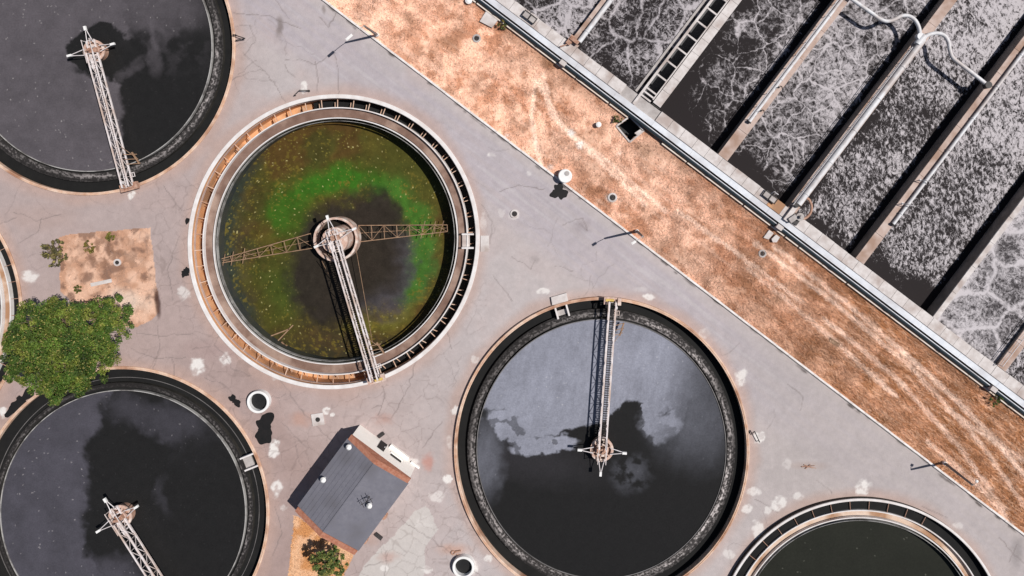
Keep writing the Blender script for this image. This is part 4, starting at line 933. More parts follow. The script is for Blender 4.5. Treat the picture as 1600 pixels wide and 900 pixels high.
for lp, q in ((lp1, (1437, 57)), (lp2, (1543, 133))):
    e = MB(); c = P(*q, zl); e.cyl(c, 0.42, zl-0.42, zl+0.3, 20); e.build('joint', M['pipe_white'] if lp is lp1 else M['dark_steel'], lp)
fl_ = MB(); c = P(1439, 62, 1.7); fl_.tube([c-Vector((0.5, 0.6, 0)), c+Vector((0.4, 0.5, 0))], 0.44, 20); fl_.build('flange', M['pipe_white'], lp2)

# channel with cross beams
cn = thing('inlet_channel', PQ(898, 60, 0), 'dark ladder-like channel with white cross beams between the foam basins', 'channel')
pqbox(MB(), 884.7, 888.6, 10.3, far_q, -4.5, 1.36).build('side_beam', M['concrete'], cn)
pqbox(MB(), 906.4, 908.4, 34, far_q, 0.9, 1.36).build('side_beam', M['concrete'], cn)
pqbox(MB(), 909.8, 923.8, 27.9, far_q, -4.5, 1.08).build('wall_body', M['wet_and_shade_wall'], cn)
cc = MB(); q = 31.0
while q < far_q:
    L = 25.2; pqbox(cc, 909.6, 924, q, q+L-0.4, 1.082, 1.30+random.uniform(-.01, .01)); q += L
cc.build('coping', M['concrete'], cn)
qs_ = [29.5, 36.6, 43.6]+[70+26*i for i in range(19)]
for q in qs_: pqbox(MB(), 888.62, 906.38, q-1.3, q+1.3, 1.0, 1.33).build('cross_beam', M['concrete'], cn)
for i, q in enumerate((12.5, 16, 20.5, 25)):
    pqbox(MB(), 888.7, 909, q-1.4, q+1.2, 0.3, 0.85-0.12*i).build('stop_log', M['rusty'], cn)
tag(pqbox(MB(), 888.62, 909.78, 10, far_q, -1.3, -1.2).build('channel_water_and_shade', M['channel_dark']), kind='structure')
pqbox(MB(), 876.5, 880.2, 30, far_q, -4.5, 0.72).build('ledge', M['grey_conc'], cn)

# basin water sheets
def basin(p0, p1, z, m, covfun, q0=26.8):
    k = S*(H-ZT)/H; n_p = int((p1-p0)/5)+1; n_q = int((far_q-q0)/5)+1
    pp, qq_ = np.meshgrid(np.linspace(p0, p1, n_p), np.linspace(q0, far_q, n_q))
    xx = ux*pp+nx*(Q0+qq_); yy = uy*pp+ny*(Q0+qq_)
    v = np.c_[((xx-NX)*k).ravel(), ((NY-yy)*k).ravel(), np.full(xx.size, z)]
    i_ = np.arange(xx.size).reshape(xx.shape)
    q = np.stack([i_[:-1, :-1], i_[:-1, 1:], i_[1:, 1:], i_[1:, :-1]], -1).reshape(-1, 4)
    px, py = px_of(v[:, 0], v[:, 1], z)
    o = np_mesh('basin_water', v, q, m, None, False, {'cov': covfun(px, py, ((pp-p0)/(p1-p0)).ravel(), qq_.ravel())}); return tag(o, kind='structure')
nz_ = lambda px, py, s, sd: fbm(px, py, s, 4, sd)-0.5
ZW = -0.85
basin(618, 749.2, 0.45, M['foam_net'], lambda x, y, a, q: -0.22+nz_(x, y, 40, 1)*0.8+0.25*sst(0.35, 0.8, a))
basin(764, 884.8, 0.55, M['foam_net'], lambda x, y, a, q: -0.04+nz_(x, y, 50, 2)*0.7-0.30*(1-sst(30, 75, q+nz_(x, y, 30, 3)*30))+0.10*sst(120, 200, q))
basin(923.7, 1040.2, ZW, M['foam_brain'], lambda x, y, a, q: 0.02+nz_(x, y, 36, 4)*0.9-1.0*(1-sst(40, 120, q+a*35+nz_(x, y, 30, 5)*40))-0.5*(1-sst(0.05, 0.3, a+nz_(x, y, 30, 6)*0.4))+0.12*sst(150, 250, q)-1.1*sst(0.90, 0.99, a+nz_(x, y, 26, 44)*0.12))
basin(1058, 1177.2, ZW, M['foam_brain'], lambda x, y, a, q: 0.16+nz_(x, y, 36, 7)*0.7-0.9*(1-sst(34, 74, q+a*10+nz_(x, y, 30, 8)*36))+0.14*sst(100, 250, q)-1.1*sst(0.90, 0.99, a+nz_(x, y, 26, 47)*0.12))
basin(1192, 1309.8, ZW, M['foam_grain'], lambda x, y, a, q: 0.04+nz_(x, y, 36, 9)*0.6-0.6*(1-sst(26, 54, q+nz_(x, y, 30, 10)*40))*(1-0.7*sst(0.3, 0.8, a))-0.35*(1-sst(0.02, 0.25, a+nz_(x, y, 24, 12)*0.3))*sst(330, 200, q)+0.30*sst(270, 420, q)-1.1*sst(0.90, 0.99, a+nz_(x, y, 26, 49)*0.12))
basin(1325, 1461.3, ZW, M['foam_grain'], lambda x, y, a, q: 0.08+nz_(x, y, 36, 13)*0.5-0.75*(1-sst(30, 84, q+nz_(x, y, 30, 14)*40+(0.5-a)*30))+0.24*sst(200, 380, q)-1.1*sst(0.90, 0.99, a+nz_(x, y, 26, 53)*0.12))
basin(1469, 1587.2, 0.72, M['foam_white'], lambda x, y, a, q: 0.06+nz_(x, y, 46, 15)*0.8+0.35*(1-sst(0.0, 0.16, a)))
basin(1603, 1712, 0.3, M['foam_grain'], lambda x, y, a, q: 0.15+nz_(x, y, 36, 16)*0.5)
# floor under the basins so that nothing shows through the channel
tag(pqbox(MB(), 604, 1728, 3, far_q+14, -5.2, -4.52).build('basin_floor', M['wet_and_shade_wall']), kind='structure')

# hatches on the coping
def hatch(label, p, q, rot=0):
    th = thing('access_hatch', PQ(p, q, ZT), label, 'hatch', 'dark framed hatches on the front coping')
    fr = MB(); L, W_ = 12.0, 5.4
    for a, b, c, d in ((p-L, p+L, q-W_, q-W_+1.1), (p-L, p+L, q+W_-1.1, q+W_), (p-L, p-L+1.1, q-W_, q+W_), (p+L-1.1, p+L, q-W_, q+W_), (p-0.6, p+0.6, q-W_, q+W_)): pqbox(fr, a, b, c, d, ZT+0.25, ZT+0.42)
    fr.build('frame', M['dark_steel'], th)
    for sg in (-1, 1):
        pa = MB(); pqbox(pa, p+sg*5.8-4.6, p+sg*5.8+4.6, q-W_+1.3, q+W_-1.3, ZT+0.03, ZT+0.30); pa.build('panel', M['grey_conc'], th)
    b = MB(); b.tube([PQ(p-2, q+W_, ZT+0.4), PQ(p-2, q+W_+4, ZT+0.9), PQ(p+6, q+W_+4, ZT+0.9)], 0.06, 6); b.build('handle', M['white_metal'], th)
hatch('dark framed hatch on the white coping near the top edge', 676, 20)
hatch('dark framed hatch on the rusty coping beside the thick white pipe', 1144, 23)
# valve gear at the foot of the thick pipe
vg = thing('valve_gear', PQ(1190, 18, ZT), 'grey valve gear with a rusty curved pipe at the foot of the thick white pipe', 'valve')
m = MB(); pqbox(m, 1181, 1188, 8, 36, ZT+0.03, ZT+0.45); m.build('plinth', M['concrete'], vg)
m = MB(); c = PQ(1199, 26, 1.5); m.cyl(c, 0.5, 1.2, 1.9, 20); m.cyl(c, 0.2, 1.9, 2.5, 14); m.box(c+Vector((-0.9, -0.2, 0.2)), 0.5, 0.32, 0.35, 0.6); m.build('valve_body', M['grey_conc'], vg)
m = MB(); m.tube(smooth_path([(1248, 342), (1258, 341), (1266, 333), (1268, 322), (1264, 312), (1258, 309)], 1.2), 0.17, 10); m.build('curved_pipe', M['rusty'], vg)
m = MB(); pqbox(m, 1194, 1204, 12, 22, ZT+0.03, ZT+0.2); pqbox(m, 1178, 1186, 34, 40, ZT+0.45, ZT+0.8); m.build('cover_plate', M['dark_steel'], vg)
m = MB(); pqbox(m, 745, 752, 22, 38, ZT+0.02, ZT+0.5); pqbox(m, 747, 762, 30, 36, ZT+0.5, ZT+0.7); m.tube([PQ(742, 12, ZT+0.3), PQ(754, 30, ZT+0.3)], 0.09, 8)
tag(m.build('gate_gear', M['rusty'], None, PQ(750, 30, ZT)), 'small rusty gate gear at the foot of the pinkish wall', 'gate gear')
# slim davits on the walls
for i, (p, q, a) in enumerate([(1052, 122, 1), (1052, 168, 1), (1316, 186, 2), (1316, 140, 2)]):
    m = MB(); o = PQ(p, q, ZT); e = PQ(p+6*a, q-5+10*(a == 2), ZT+1.3); m.tube([o, Vector((o.x, o.y, ZT+1.2)), e], 0.05, 6); m.cyl(o, 0.14, ZT, ZT+0.08, 12)
    tag(m.build('davit_post', M['dark_steel'] if a == 1 else M['white_metal'], None, o), ('thin dark post on the tan handrail wall, %s' if a == 1 else 'thin pale post on the narrow pink wall, %s') % ('nearer the front wall' if i in (0, 3) else 'farther from the front wall'), 'post', 'thin posts on the dividing walls')

# pads and pit on the grass beside the wall
slab('concrete_pad', [(750, 34), (760, 18), (779, 31), (769, 44)], -0.05, 0.32, M['concrete'], 'square pale concrete pad on dry grass near the top edge', 'pad')
slab('concrete_pad', [(1192, 371), (1201, 359), (1208, 364), (1200, 374)], -0.05, 0.25, M['concrete'], 'flat grey pad, left one of the pair by the pipe block', 'pad')
slab('concrete_pad', [(1204, 373), (1211, 366), (1217, 370), (1212, 378), (1206, 378)], -0.05, 0.45, M['concrete'], 'rounded white pad, right one of the pair by the pipe block', 'pad')
pt_ = thing('open_pit', P(984, 202), 'square open pit with a white rim beside the dark pipe', 'pit')
m = MB(); n = len(pit)
for i in range(n):
    a, b = pit[i], pit[(i+1) % n]; m.bar(P(*a, 0)+Vector((0, 0, -0.96)), P(*b, 0)+Vector((0, 0, -0.96)), 0.16, 1.8)
m.build('pit_wall', M['wet_and_shade_wall'], pt_)  # dark tone puts the deep pit's shade into the wall colour
m = MB()
for i in range(n): m.bar(P(*pit[i], 0)+Vector((0, 0, 0.06)), P(*pit[(i+1) % n], 0)+Vector((0, 0, 0.06)), 0.2, 0.22)
m.build('pit_rim', M['concrete'], pt_)
MB().prism([(P(*q).x, P(*q).y) for q in pit], -2.4, -2.2).build('pit_floor', M['void'], pt_)
m = MB(); m.prism([(P(*q).x, P(*q).y) for q in ((991, 208), (1000, 202), (1004, 206), (996, 212))], 0.16, 0.24); m.build('cover_slab', M['concrete'], pt_)

# ------------------------------------------------------------------ brick building
def house():
    hz, rz = 3.5, 4.6
    # roof corners as seen from above, at eaves height
    tl, tr, br, bl = P(549, 679, hz), P(641, 747, hz), P(556, 866, hz), P(461, 798, hz)
    e1 = (tr-tl).normalized(); e2 = (bl-tl).normalized(); 
    Wd = ((tr-tl).length+(br-bl).length)/2; Ld = ((bl-tl).length+(br-tr).length)/2
    e2 = Vector((e1.y, -e1.x, 0))
    if e2.dot(bl-tl) < 0: e2 = -e2
    def q(a, b, z): v = tl+e1*a+e2*b; v.z = z; return v
    c = q(Wd/2, Ld/2, 0)
    th = thing('brick_house', (c.x, c.y, 0), 'low house with slate blue gable roof, brick verges and a cream end wall', 'house')
    wl_ = MB(); ins = 0.12
    a0, a1, b0, b1 = ins, Wd-ins, 0.03, Ld-0.03
    wl_.hexa([q(a0, b1, 0), q(a1, b1, 0), q(a1, b0, 0), q(a0, b0, 0)], [q(a0, b1, hz-0.1), q(a1, b1, hz-0.1), q(a1, b0, hz-0.1), q(a0, b0, hz-0.1)]); wl_.build('wall', M['plaster'], th)
    # gable ends in brick, standing a little above the roof
    rg = 0.47*Wd
    for nm, b0_, b1_ in (('x', -0.02, 0.62), ('y', Ld-0.62, Ld+0.02)):
        g = MB(); t_ = 0.16
        prof = [(0.0, hz-0.098), (Wd, hz-0.098), (Wd, hz+t_), (rg, rz+t_), (0.0, hz+t_)]
        v0 = [q(a, b0_, z) for a, z in prof]; v1 = [q(a, b1_, z) for a, z in prof]; k = len(prof)
        g.add(v0+v1, [tuple(range(k)), tuple(range(2*k-1, k-1, -1))]+[(i, k+i, k+(i+1) % k, (i+1) % k) for i in range(k)])
        if nm == 'x':
            pass
        g.build('brick_verge', M['brick'], th)
    r_ = MB(); bb0, bb1 = 0.622, Ld-0.622; th_ = 0.08
    rows = 8
    for (aa, az, ab, bz) in ((-0.12, hz-0.06, rg, rz), (Wd+0.12, hz-0.06, rg, rz)):
        for i in range(rows):                                   # overlapping courses of sheeting
            f0, f1 = i/rows, (i+1)/rows
            lift = 0.035
            x0_, z0_ = aa+(ab-aa)*f0, az+(bz-az)*f0+lift; x1_, z1_ = aa+(ab-aa)*f1, az+(bz-az)*f1
            top = [q(x0_, bb0, z0_+th_), q(x1_, bb0, z1_+th_), q(x1_, bb1, z1_+th_), q(x0_, bb1, z0_+th_)]; bot = [v-Vector((0, 0, th_+0.02)) for v in top]
            r_.hexa(bot, top)
    r_.build('roof', M['roof'], th)
    rd = MB(); rd.bar(q(rg, bb0, rz+0.12), q(rg, bb1, rz+0.12), 0.16, 0.05); rd.build('ridge_cap', M['roof'], th)
    # door, canopy and window in the cream end wall
    dr = MB(); dr.hexa([q(3.4, 0.028, 0.05), q(4.4, 0.028, 0.05), q(4.4, -0.03, 0.05), q(3.4, -0.03, 0.05)], [q(3.4, 0.028, 2.1), q(4.4, 0.028, 2.1), q(4.4, -0.03, 2.1), q(3.4, -0.03, 2.1)])
    d_ = dr.build('door', M['void'], th)
    hd = MB(); hd.box(q(4.25, -0.06, 1.05), 0.05, 0.05, 0.08); hd.build('handle', M['white_metal'], d_)
    wn_ = MB(); wn_.hexa([q(5.3, 0.028, 1.3), q(6.9, 0.028, 1.3), q(6.9, -0.02, 1.3), q(5.3, -0.02, 1.3)], [q(5.3, 0.028, 1.75), q(6.9, 0.028, 1.75), q(6.9, -0.02, 1.75), q(5.3, -0.02, 1.75)])
    w_ = wn_.build('window', M['void'], th)
    sl = MB(); sl.hexa([q(5.2, 0.02, 1.2), q(7.0, 0.02, 1.2), q(7.0, -0.16, 1.2), q(5.2, -0.16, 1.2)], [q(5.2, 0.02, 1.298), q(7.0, 0.02, 1.298), q(7.0, -0.16, 1.27), q(5.2, -0.16, 1.27)]); sl.build('sill', M['plaster'], w_)
    st = MB()
    for a, b, w2, d2_, h2 in ((4.7, -0.45, 2.8, 0.44, 0.4), (8.0, -0.25, 1.3, 0.24, 0.35)):
        st.hexa([q(a, b+d2_, 0), q(a+w2, b+d2_, 0), q(a+w2, b, 0), q(a, b, 0)], [q(a, b+d2_, h2), q(a+w2, b+d2_, h2), q(a+w2, b, h2), q(a, b, h2)])
    st.build('plinth', M['plaster'], th)
    # vents
    for i, (a, b, nm) in enumerate([(507, 747, 0), (580, 785, 1), (547, 696, 2)]):
        v = P(a, b, 3.8); f = (v-tl).dot(e1); zr = hz+(rz-hz)*(f/rg if f < rg else (Wd-f)/(Wd-rg))+0.06
        vt = MB(); vt.cyl(v, 0.13, zr-0.1, zr+0.6, 16); vt.cyl(v, 0.34, zr+0.6, zr+0.68, 20); vt.cyl(v, 0.34, zr+0.68, zr+0.92, 20, 0.12); vt.build('roof_vent', M['vat_white'], th)
    # aerial
    am = P(577, 776, 4.3); at_ = MB(); at_.tube([Vector((am.x, am.y, 3.7)), Vector((am.x, am.y, 5.7))], 0.05, 8); at_.tube([Vector((am.x-0.7, am.y-0.4, 5.6)), Vector((am.x+0.7, am.y+0.4, 5.6))], 0.035, 6)
    for f in (-0.7, 0.0, 0.7): at_.tube([Vector((am.x+f*0.7+0.22, am.y+f*0.4-0.4, 5.6)), Vector((am.x+f*0.7-0.22, am.y+f*0.4+0.4, 5.6))], 0.035, 6)
    at_.build('aerial', M['dark_steel'], th)
    # small things against the right-hand wall
    return q, Wd, Ld
hq, hW, hL = house()
for i, (px_, py_, r_, h_) in enumerate([(602, 803, 0.34, 0.8), (573, 839, 0.32, 1.1)]):
    c = P(px_, py_); m = MB(); m.cyl(c, r_, 0, h_, 18); m.cyl(c, r_+0.04, h_*0.45, h_*0.5, 18); m.cyl(c, r_*0.5, h_, h_+0.06, 12)
    tag(m.build('rusty_drum', M['rusty'], None, (c.x, c.y, 0)), ('rusty drum standing by the long wall of the house, nearer the pale end wall', 'rusty drum standing by the long wall of the house, nearer the shrub')[i], 'drum', 'rusty drums beside the house')

# ------------------------------------------------------------------ street lamps
def lamp(label, base, arm_px, h=6.3):
    b = P(*base); th = thing('street_lamp', b, label, 'street lamp', 'street lamps along the white kerb')
    m = MB(); m.tube([b, b+Vector((0, 0, h*0.5)), b+Vector((0, 0, h))], 0.18, 12, 0.12); m.build('post', M['lamp_grey'], th)
    m = MB(); m.cyl(b, 0.24, 0, 0.55, 16); m.build('footing', M['vat_white'], th)
    e = Vector((arm_px[0]*S, -arm_px[1]*S, 0)); t = b+Vector((0, 0, h))
    m = MB(); m.tube([t, t+e*0.35+Vector((0, 0, 0.3)), t+e*0.8+Vector((0, 0, 0.36))], 0.04, 8); m.build('arm', M['grey_conc'], th)
    m = MB(); m.bar(t+e*0.72+Vector((0, 0, 0.36)), t+e*1.12+Vector((0, 0, 0.36)), 0.30, 0.14); m.bar(t+e*0.76+Vector((0, 0, 0.44)), t+e*1.06+Vector((0, 0, 0.44)), 0.2, 0.06); m.build('lamp_head', M['vat_white'], th)
lamp('street lamp at the kerb near the top edge, long arm over the pavement', (590, 55), (-22, 19))
lamp('street lamp at the kerb between the algae tank and the basins', (995, 361), (-15, 9))
lamp('street lamp in orange grass near the bottom right corner', (1474, 722), (4, -8))

# ------------------------------------------------------------------ vats, round vent tower, manholes, posts
def vat(label, px_, py_, r, h):
    c = P(px_, py_, h); th = thing('round_vat', (c.x, c.y, 0), label, 'vat', 'white open vats')
    m = MB(); m.lathe([(r, 0), (r, h-0.03), (r-0.03, h), (r-0.27, h), (r-0.30, h-0.03), (r-0.30, 0)], lambda q, t_: (c.x+q*math.cos(t_), c.y+q*math.sin(t_)), 56); m.build('vat_wall', M['vat_white'], th)
    m = MB(); m.cyl(c, r-0.305, 0.0, 0.12, 40); m.build('liquid', M['void'], th)
vat('white open vat with black inside between the algae tank and the black tank', 403, 628.5, 1.38, 0.75)
vat('white open vat with black inside at the bottom edge beside a rusty drum lid', 724, 887, 1.36, 0.75)
c = P(883, 275, 1.2); vt = thing('vent_chamber', (c.x, c.y, 0), 'round white chamber with a grey hatch straddling the white kerb', 'chamber')
m = MB(); m.cyl(c, 0.86, 0, 1.1, 40); m.cyl(c, 0.86, 1.1, 1.2, 40, 0.78); m.build('chamber_wall', M['vat_white'], vt)
m = MB(); cc_ = P(886, 271, 1.2); m.cyl(cc_, 0.3, 1.2, 1.27, 20); m.build('hatch', M['grey_conc'], vt)
def manhole(label, px_, py_, r, ringm='concrete', sq=0):
    c = P(px_, py_); th = thing('manhole', (c.x, c.y, 0), label, 'manhole', 'manhole covers')
    m = MB()
    if sq: m.box((c.x, c.y, 0.05), sq, sq, 0.08, 0.15)
    m.lathe([(r+0.2, -0.05), (r+0.2, 0.135), (r, 0.15), (r, -0.05)], lambda q, t_: (c.x+q*math.cos(t_), c.y+q*math.sin(t_)), 32); m.build('collar', M[ringm], th)
    m = MB(); m.cyl(c, r-0.005, 0.0, 0.142, 24); m.cyl(c, r*0.25, 0.142, 0.155, 10); m.build('cover', M['deck'], th)
manhole('round manhole with white splashes on the pavement left of the middle lamp', 804, 334, 0.34)
manhole('round manhole with a white ring in dry grass beyond the middle lamp', 957, 308.5, 0.38)
manhole('manhole on a square pale pad above the house', 497, 655, 0.30, 'concrete', 0.75)
manhole('small manhole in the brown earth bed above the big tree', 184, 410, 0.26)
manhole('small grey manhole in dry grass near the top edge', 745, 60, 0.32, 'grey_conc')
manhole('small grey manhole in dry grass below the pair of pads', 1191, 396, 0.30, 'grey_conc')
# white bollard in the grass
c = P(935, 195); m = MB(); m.cyl(c, 0.3, 0, 0.62, 20); m.cyl(c, 0.34, 0.62, 0.7, 20); m.cyl(c, 0.34, 0.7, 0.78, 20, 0.15); tag(m.build('marker_post', M['vat_white'], None, (c.x, c.y, 0)), 'short round white marker post alone in the dry grass', 'post')
c = P(733, 2); m = MB(); m.cyl(c, 0.42, 0, 0.5, 24); m.cyl(c, 0.36, 0.5, 0.58, 24, 0.2); tag(m.build('marker_post', M['vat_white'], None, (c.x, c.y, 0)), 'white round cap at the very top edge beside the dark pipe', 'post')
# rim davits: thin dark bracket on each tank's edge
def davit(label, a, b, c_):
    m = MB(); p0, p1, p2 = P(*a, 0.15), P(*b, 0.6), P(*c_, 0.5); p0.z = 0
    m.tube([Vector((p0.x, p0.y, 0)), Vector((p0.x, p0.y, 0.75)), p1], 0.06, 6); m.tube([p1, p2], 0.06, 6); m.tube([p2, Vector((p2.x, p2.y, 0))], 0.05, 6); m.cyl(p0, 0.16, 0, 0.05, 12)
    tag(m.build('rim_davit', M['dark_steel'], None, (p0.x, p0.y, 0)), label, 'davit', 'dark brackets on the tank rims')
davit('V-shaped dark bracket on the rim of the dark grey scum tank', (367, 55), (383, 60), (368, 63))
davit('dark bent bracket over a white splash on the right rim of the blue-grey tank', (1171, 676), (1179, 674), (1187, 691))
davit('thin dark bracket by a white splash above the algae tank', (482, 142), (468, 141), (460, 149))
# dark wet patches
def patch(label, cx, cy, lobes, seed):
    n = 56; poly = []
    for i in range(n):
        a = 2*PI*i/n; best = 1.0
        for lx, ly, r in lobes:
            dx, dy = math.cos(a), math.sin(a); bq = dx*lx+dy*ly; disc = r*r-(lx*lx+ly*ly-bq*bq)
            if disc > 0: best = max(best, bq+math.sqrt(disc))
        best *= 1+0.10*math.sin(a*5+seed)+0.07*math.sin(a*9+seed*2)
        poly.append(P(cx+best*math.cos(a), cy+best*math.sin(a)))
    c = P(cx, cy); o = MB().prism([(p.x, p.y) for p in poly], 0.002, 0.006).build('puddle', M['wet_black'], None, (c.x, c.y, 0)); tag(o, label, 'puddle', 'black wet patches on the pavement')
patch('three-lobed black wet patch below the round white chamber', 873, 299, [(0, -6, 7), (6, 4, 8), (-6, 4, 7), (-10, 4, 3)], 1)
patch('large oblong black wet patch below the white vat', 413, 671, [(0, -10, 12), (0, 8, 13), (8, -18, 8), (-3, 16, 9)], 2)
patch('small two-lobed black wet patch left of the white vat', 366, 626, [(-3, -4, 5.5), (5, 4, 5.5), (0, 0, 4)], 3)
patch('small ragged black wet patch left of the algae tank', 290, 426, [(0, 0, 6), (3, -5, 4), (-4, 4, 3)], 4)
patch('tiny black wet patch touching the upper left rim of the algae tank', 293, 344, [(0, 0, 3.5), (-1, 3, 3)], 5)
patch('long slanting black wet patch left of the tree between two tanks', 33, 627, [(12, -12, 8), (0, 0, 9), (-14, 14, 7), (-22, 22, 5), (-8, 8, 8)], 6)
# debris
m = MB()
for a, b in [((1252, 729), (1273, 727)), ((1256, 726), (1270, 731)), ((1258, 732), (1266, 725)), ((1262, 729), (1275, 731))]: m.tube([P(*a)+Vector((0, 0, 0.06)), P(*b)+Vector((0, 0, 0.14))], 0.07, 5, 0.03)
tag(m.build('dead_branch', M['rusty'], None, P(1262, 728)), 'brown dead branch lying on the pavement right of the blue-grey tank', 'branch')
m = MB(); m.bar(P(1296, 530)+Vector((0, 0, 0.08)), P(1311, 539)+Vector((0, 0, 0.12)), 0.5, 0.12); m.bar(P(1297, 528)+Vector((0, 0, 0.2)), P(1310, 536)+Vector((0, 0, 0.22)), 0.12, 0.1)
tag(m.build('timber_plank', M['tan_steel'], None, P(1303, 534)), 'short weathered plank lying in the dry grass', 'plank')
m = MB(); m.bar(P(143, 445)+Vector((0, 0, 0.10)), P(175, 438)+Vector((0, 0, 0.10)), 0.45, 0.16)
tag(m.build('concrete_post', M['concrete'], None, P(159, 441)), 'pale concrete post lying in the earth bed above the tree', 'post')
m = MB(); c = P(708, 863); m.lathe(ringp(0.16, 0.28, 0, 0.14), lambda r, t_: (c.x+r*math.cos(t_), c.y+r*math.sin(t_)), 20); m.tube([c+Vector((0.2, 0.1, 0.1)), P(720, 860)+Vector((0, 0, 0.1))], 0.12, 8); m.tube([P(713, 866)+Vector((0, 0, 0.06)), P(724, 867)+Vector((0, 0, 0.06))], 0.06, 6)
tag(m.build('hose_coil', M['rusty'], None, (c.x, c.y, 0)), 'dark brown coil of hose on the pavement above the bottom vat', 'hose')
for i, (a, b) in enumerate([((587, 833), (597, 841)), ((592, 682), (600, 676))]):
    m = MB(); p0, p1 = P(*a), P(*b); m.bar(p0+Vector((0, 0, 0.15)), p1+Vector((0, 0, 0.15)), 0.4, 0.3); m.bar(p0+Vector((0, 0, 0.32)), p1+Vector((0, 0, 0.32)), 0.2, 0.06)
    tag(m.build('dark_box', M['dark_steel'], None, p0), ('low dark box on the pavement right of the house', 'low dark box in front of the cream end wall')[i], 'box')

# ------------------------------------------------------------------ trees and shrubs
def leaves(pts, nrm, size, cols, jit=0.5):
    n = len(pts); a = rng.normal(size=(n, 3)); nn = nrm*1.0+a*jit; nn /= np.linalg.norm(nn, axis=1)[:, None]
    t = np.cross(nn, rng.normal(size=(n, 3))); t /= np.linalg.norm(t, axis=1)[:, None]; b = np.cross(nn, t)
    s = size*(0.6+0.8*rng.random(n))[:, None]
    v = np.stack([pts-t*s, pts-b*s*0.45, pts+t*s, pts+b*s*0.45], 1).reshape(-1, 3)
    q = np.arange(n*4).reshape(n, 4); c = np.repeat(cols, 4, 0); return v, q, c
def tree(name, label, cat, base_px, lobes, n_cl, per, size, palette, trunk_h, group=None, trunk_r=0.25, yellow=0.1):
    """lobes: (px, py, z, radius m, flatten). clumps of leaves sit through each lobe's volume"""
    b = P(*base_px); th = thing(name, (b.x, b.y, 0), label, cat, group)
    tot = sum(l[3]**2 for l in lobes); V_, Q_, C_ = [], [], []; off = 0; tm = MB(); tb_ = MB()
    top = Vector((b.x, b.y, trunk_h)); tb_.tube([b, b+Vector((0.05, 0.05, trunk_h*0.5)), top], trunk_r, 10, trunk_r*0.65); 
    pal = np.array(palette)
    for (lx, ly, lz, lr, fl_) in lobes:
        c = P(lx, ly, lz); k = max(3, int(n_cl*lr*lr/tot))
        tm.tube([top, (top+c)/2+Vector((0, 0, 0.25)), c], trunk_r*0.45, 6, 0.04)
        for i in range(k):
            d = rng.normal(size=3); d[2] = abs(d[2])*1.0-0.15; d /= np.linalg.norm(d); rr = lr*(0.45+0.6*rng.random()**0.6)
            cc = np.array(c)+d*np.array([rr, rr, rr*fl_]); cr = lr*rng.uniform(0.16, 0.30)
            if rng.random() < 0.35: tm.tube([c, Vector(cc)], 0.05, 4, 0.015)
            m = int(per*rng.uniform(0.6, 1.3)); dd = rng.normal(size=(m, 3)); dd /= np.linalg.norm(dd, axis=1)[:, None]
            pts = cc+dd*(cr*rng.random(m)**0.45)[:, None]*np.array([1, 1, 0.7])
            base = pal[rng.integers(len(pal))]; cl = base[None, :]*rng.uniform(0.6, 1.25)*(0.75+0.5*rng.random((m, 1)))
            ye = rng.random(m) < yellow; cl[ye] = np.array([0.26, 0.23, 0.07])*(0.7+0.6*rng.random((ye.sum(), 1)))
            v, q, cv = leaves(pts, dd*0.6+np.array([0, 0, 0.7]), size, cl, 0.7); V_.append(v); Q_.append(q+off); C_.append(cv); off += len(v)
    tb_.build('trunk', M['bark'], th); tm.build('branches', M['bark'], th)
    v = np.concatenate(V_)-np.array([b.x, b.y, 0]); np_mesh('crown', v, np.concatenate(Q_), M['leaf'], np.concatenate(C_), parent=th); return th
GRN = [(0.055, 0.105, 0.014), (0.085, 0.14, 0.02), (0.12, 0.165, 0.024), (0.045, 0.085, 0.014), (0.145, 0.17, 0.028), (0.07, 0.12, 0.02)]
tree('broadleaf_tree', 'big spreading green tree between the three left-hand tanks', 'tree', (150, 522),
     [(60, 500, 4.5, 2.6, .7), (100, 505, 5.0, 2.9, .7), (150, 500, 5.2, 2.5, .7), (180, 493, 4.4, 2.2, .7), (45, 545, 4.2, 2.8, .7), (95, 548, 5.8, 3.2, .7), (145, 545, 5.2, 3.0, .7), (170, 525, 4.4, 2.2, .7),
      (70, 580, 4.4, 2.5, .7), (115, 580, 4.8, 2.6, .7), (95, 606, 3.6, 1.8, .7), (35, 575, 3.6, 1.9, .7), (150, 572, 4.0, 1.9, .7), (25, 530, 3.4, 1.5, .7)], 560, 150, 0.12, GRN, 2.6, None, 0.32, 0.07)
tree('garden_tree', 'small leafy green tree at the brick end of the house', 'tree', (524, 855), [(508, 878, 3.6, 1.3, .8), (525, 868, 3.4, 1.1, .8), (515, 893, 3.2, 1.2, .8), (533, 880, 3.0, 0.9, .8), (497, 870, 3.2, 0.9, .8)], 100, 60, 0.14,
     [(0.06, 0.10, 0.025), (0.10, 0.13, 0.03), (0.14, 0.15, 0.035), (0.05, 0.075, 0.02)], 1.2, None, 0.1, 0.22)
tree('dry_shrub', 'sparse brown-green shrub at the upper left corner of the earth bed', 'shrub', (84, 392), [(80, 392, 1.0, 1.1, .8), (92, 385, 0.9, 0.9, .8), (85, 403, 0.8, 1.0, .8), (98, 397, .7, .7, .8)], 60, 26, 0.13,
     [(0.085, 0.075, 0.03), (0.06, 0.055, 0.025), (0.11, 0.085, 0.04)], 0.4, None, 0.06, 0.2)
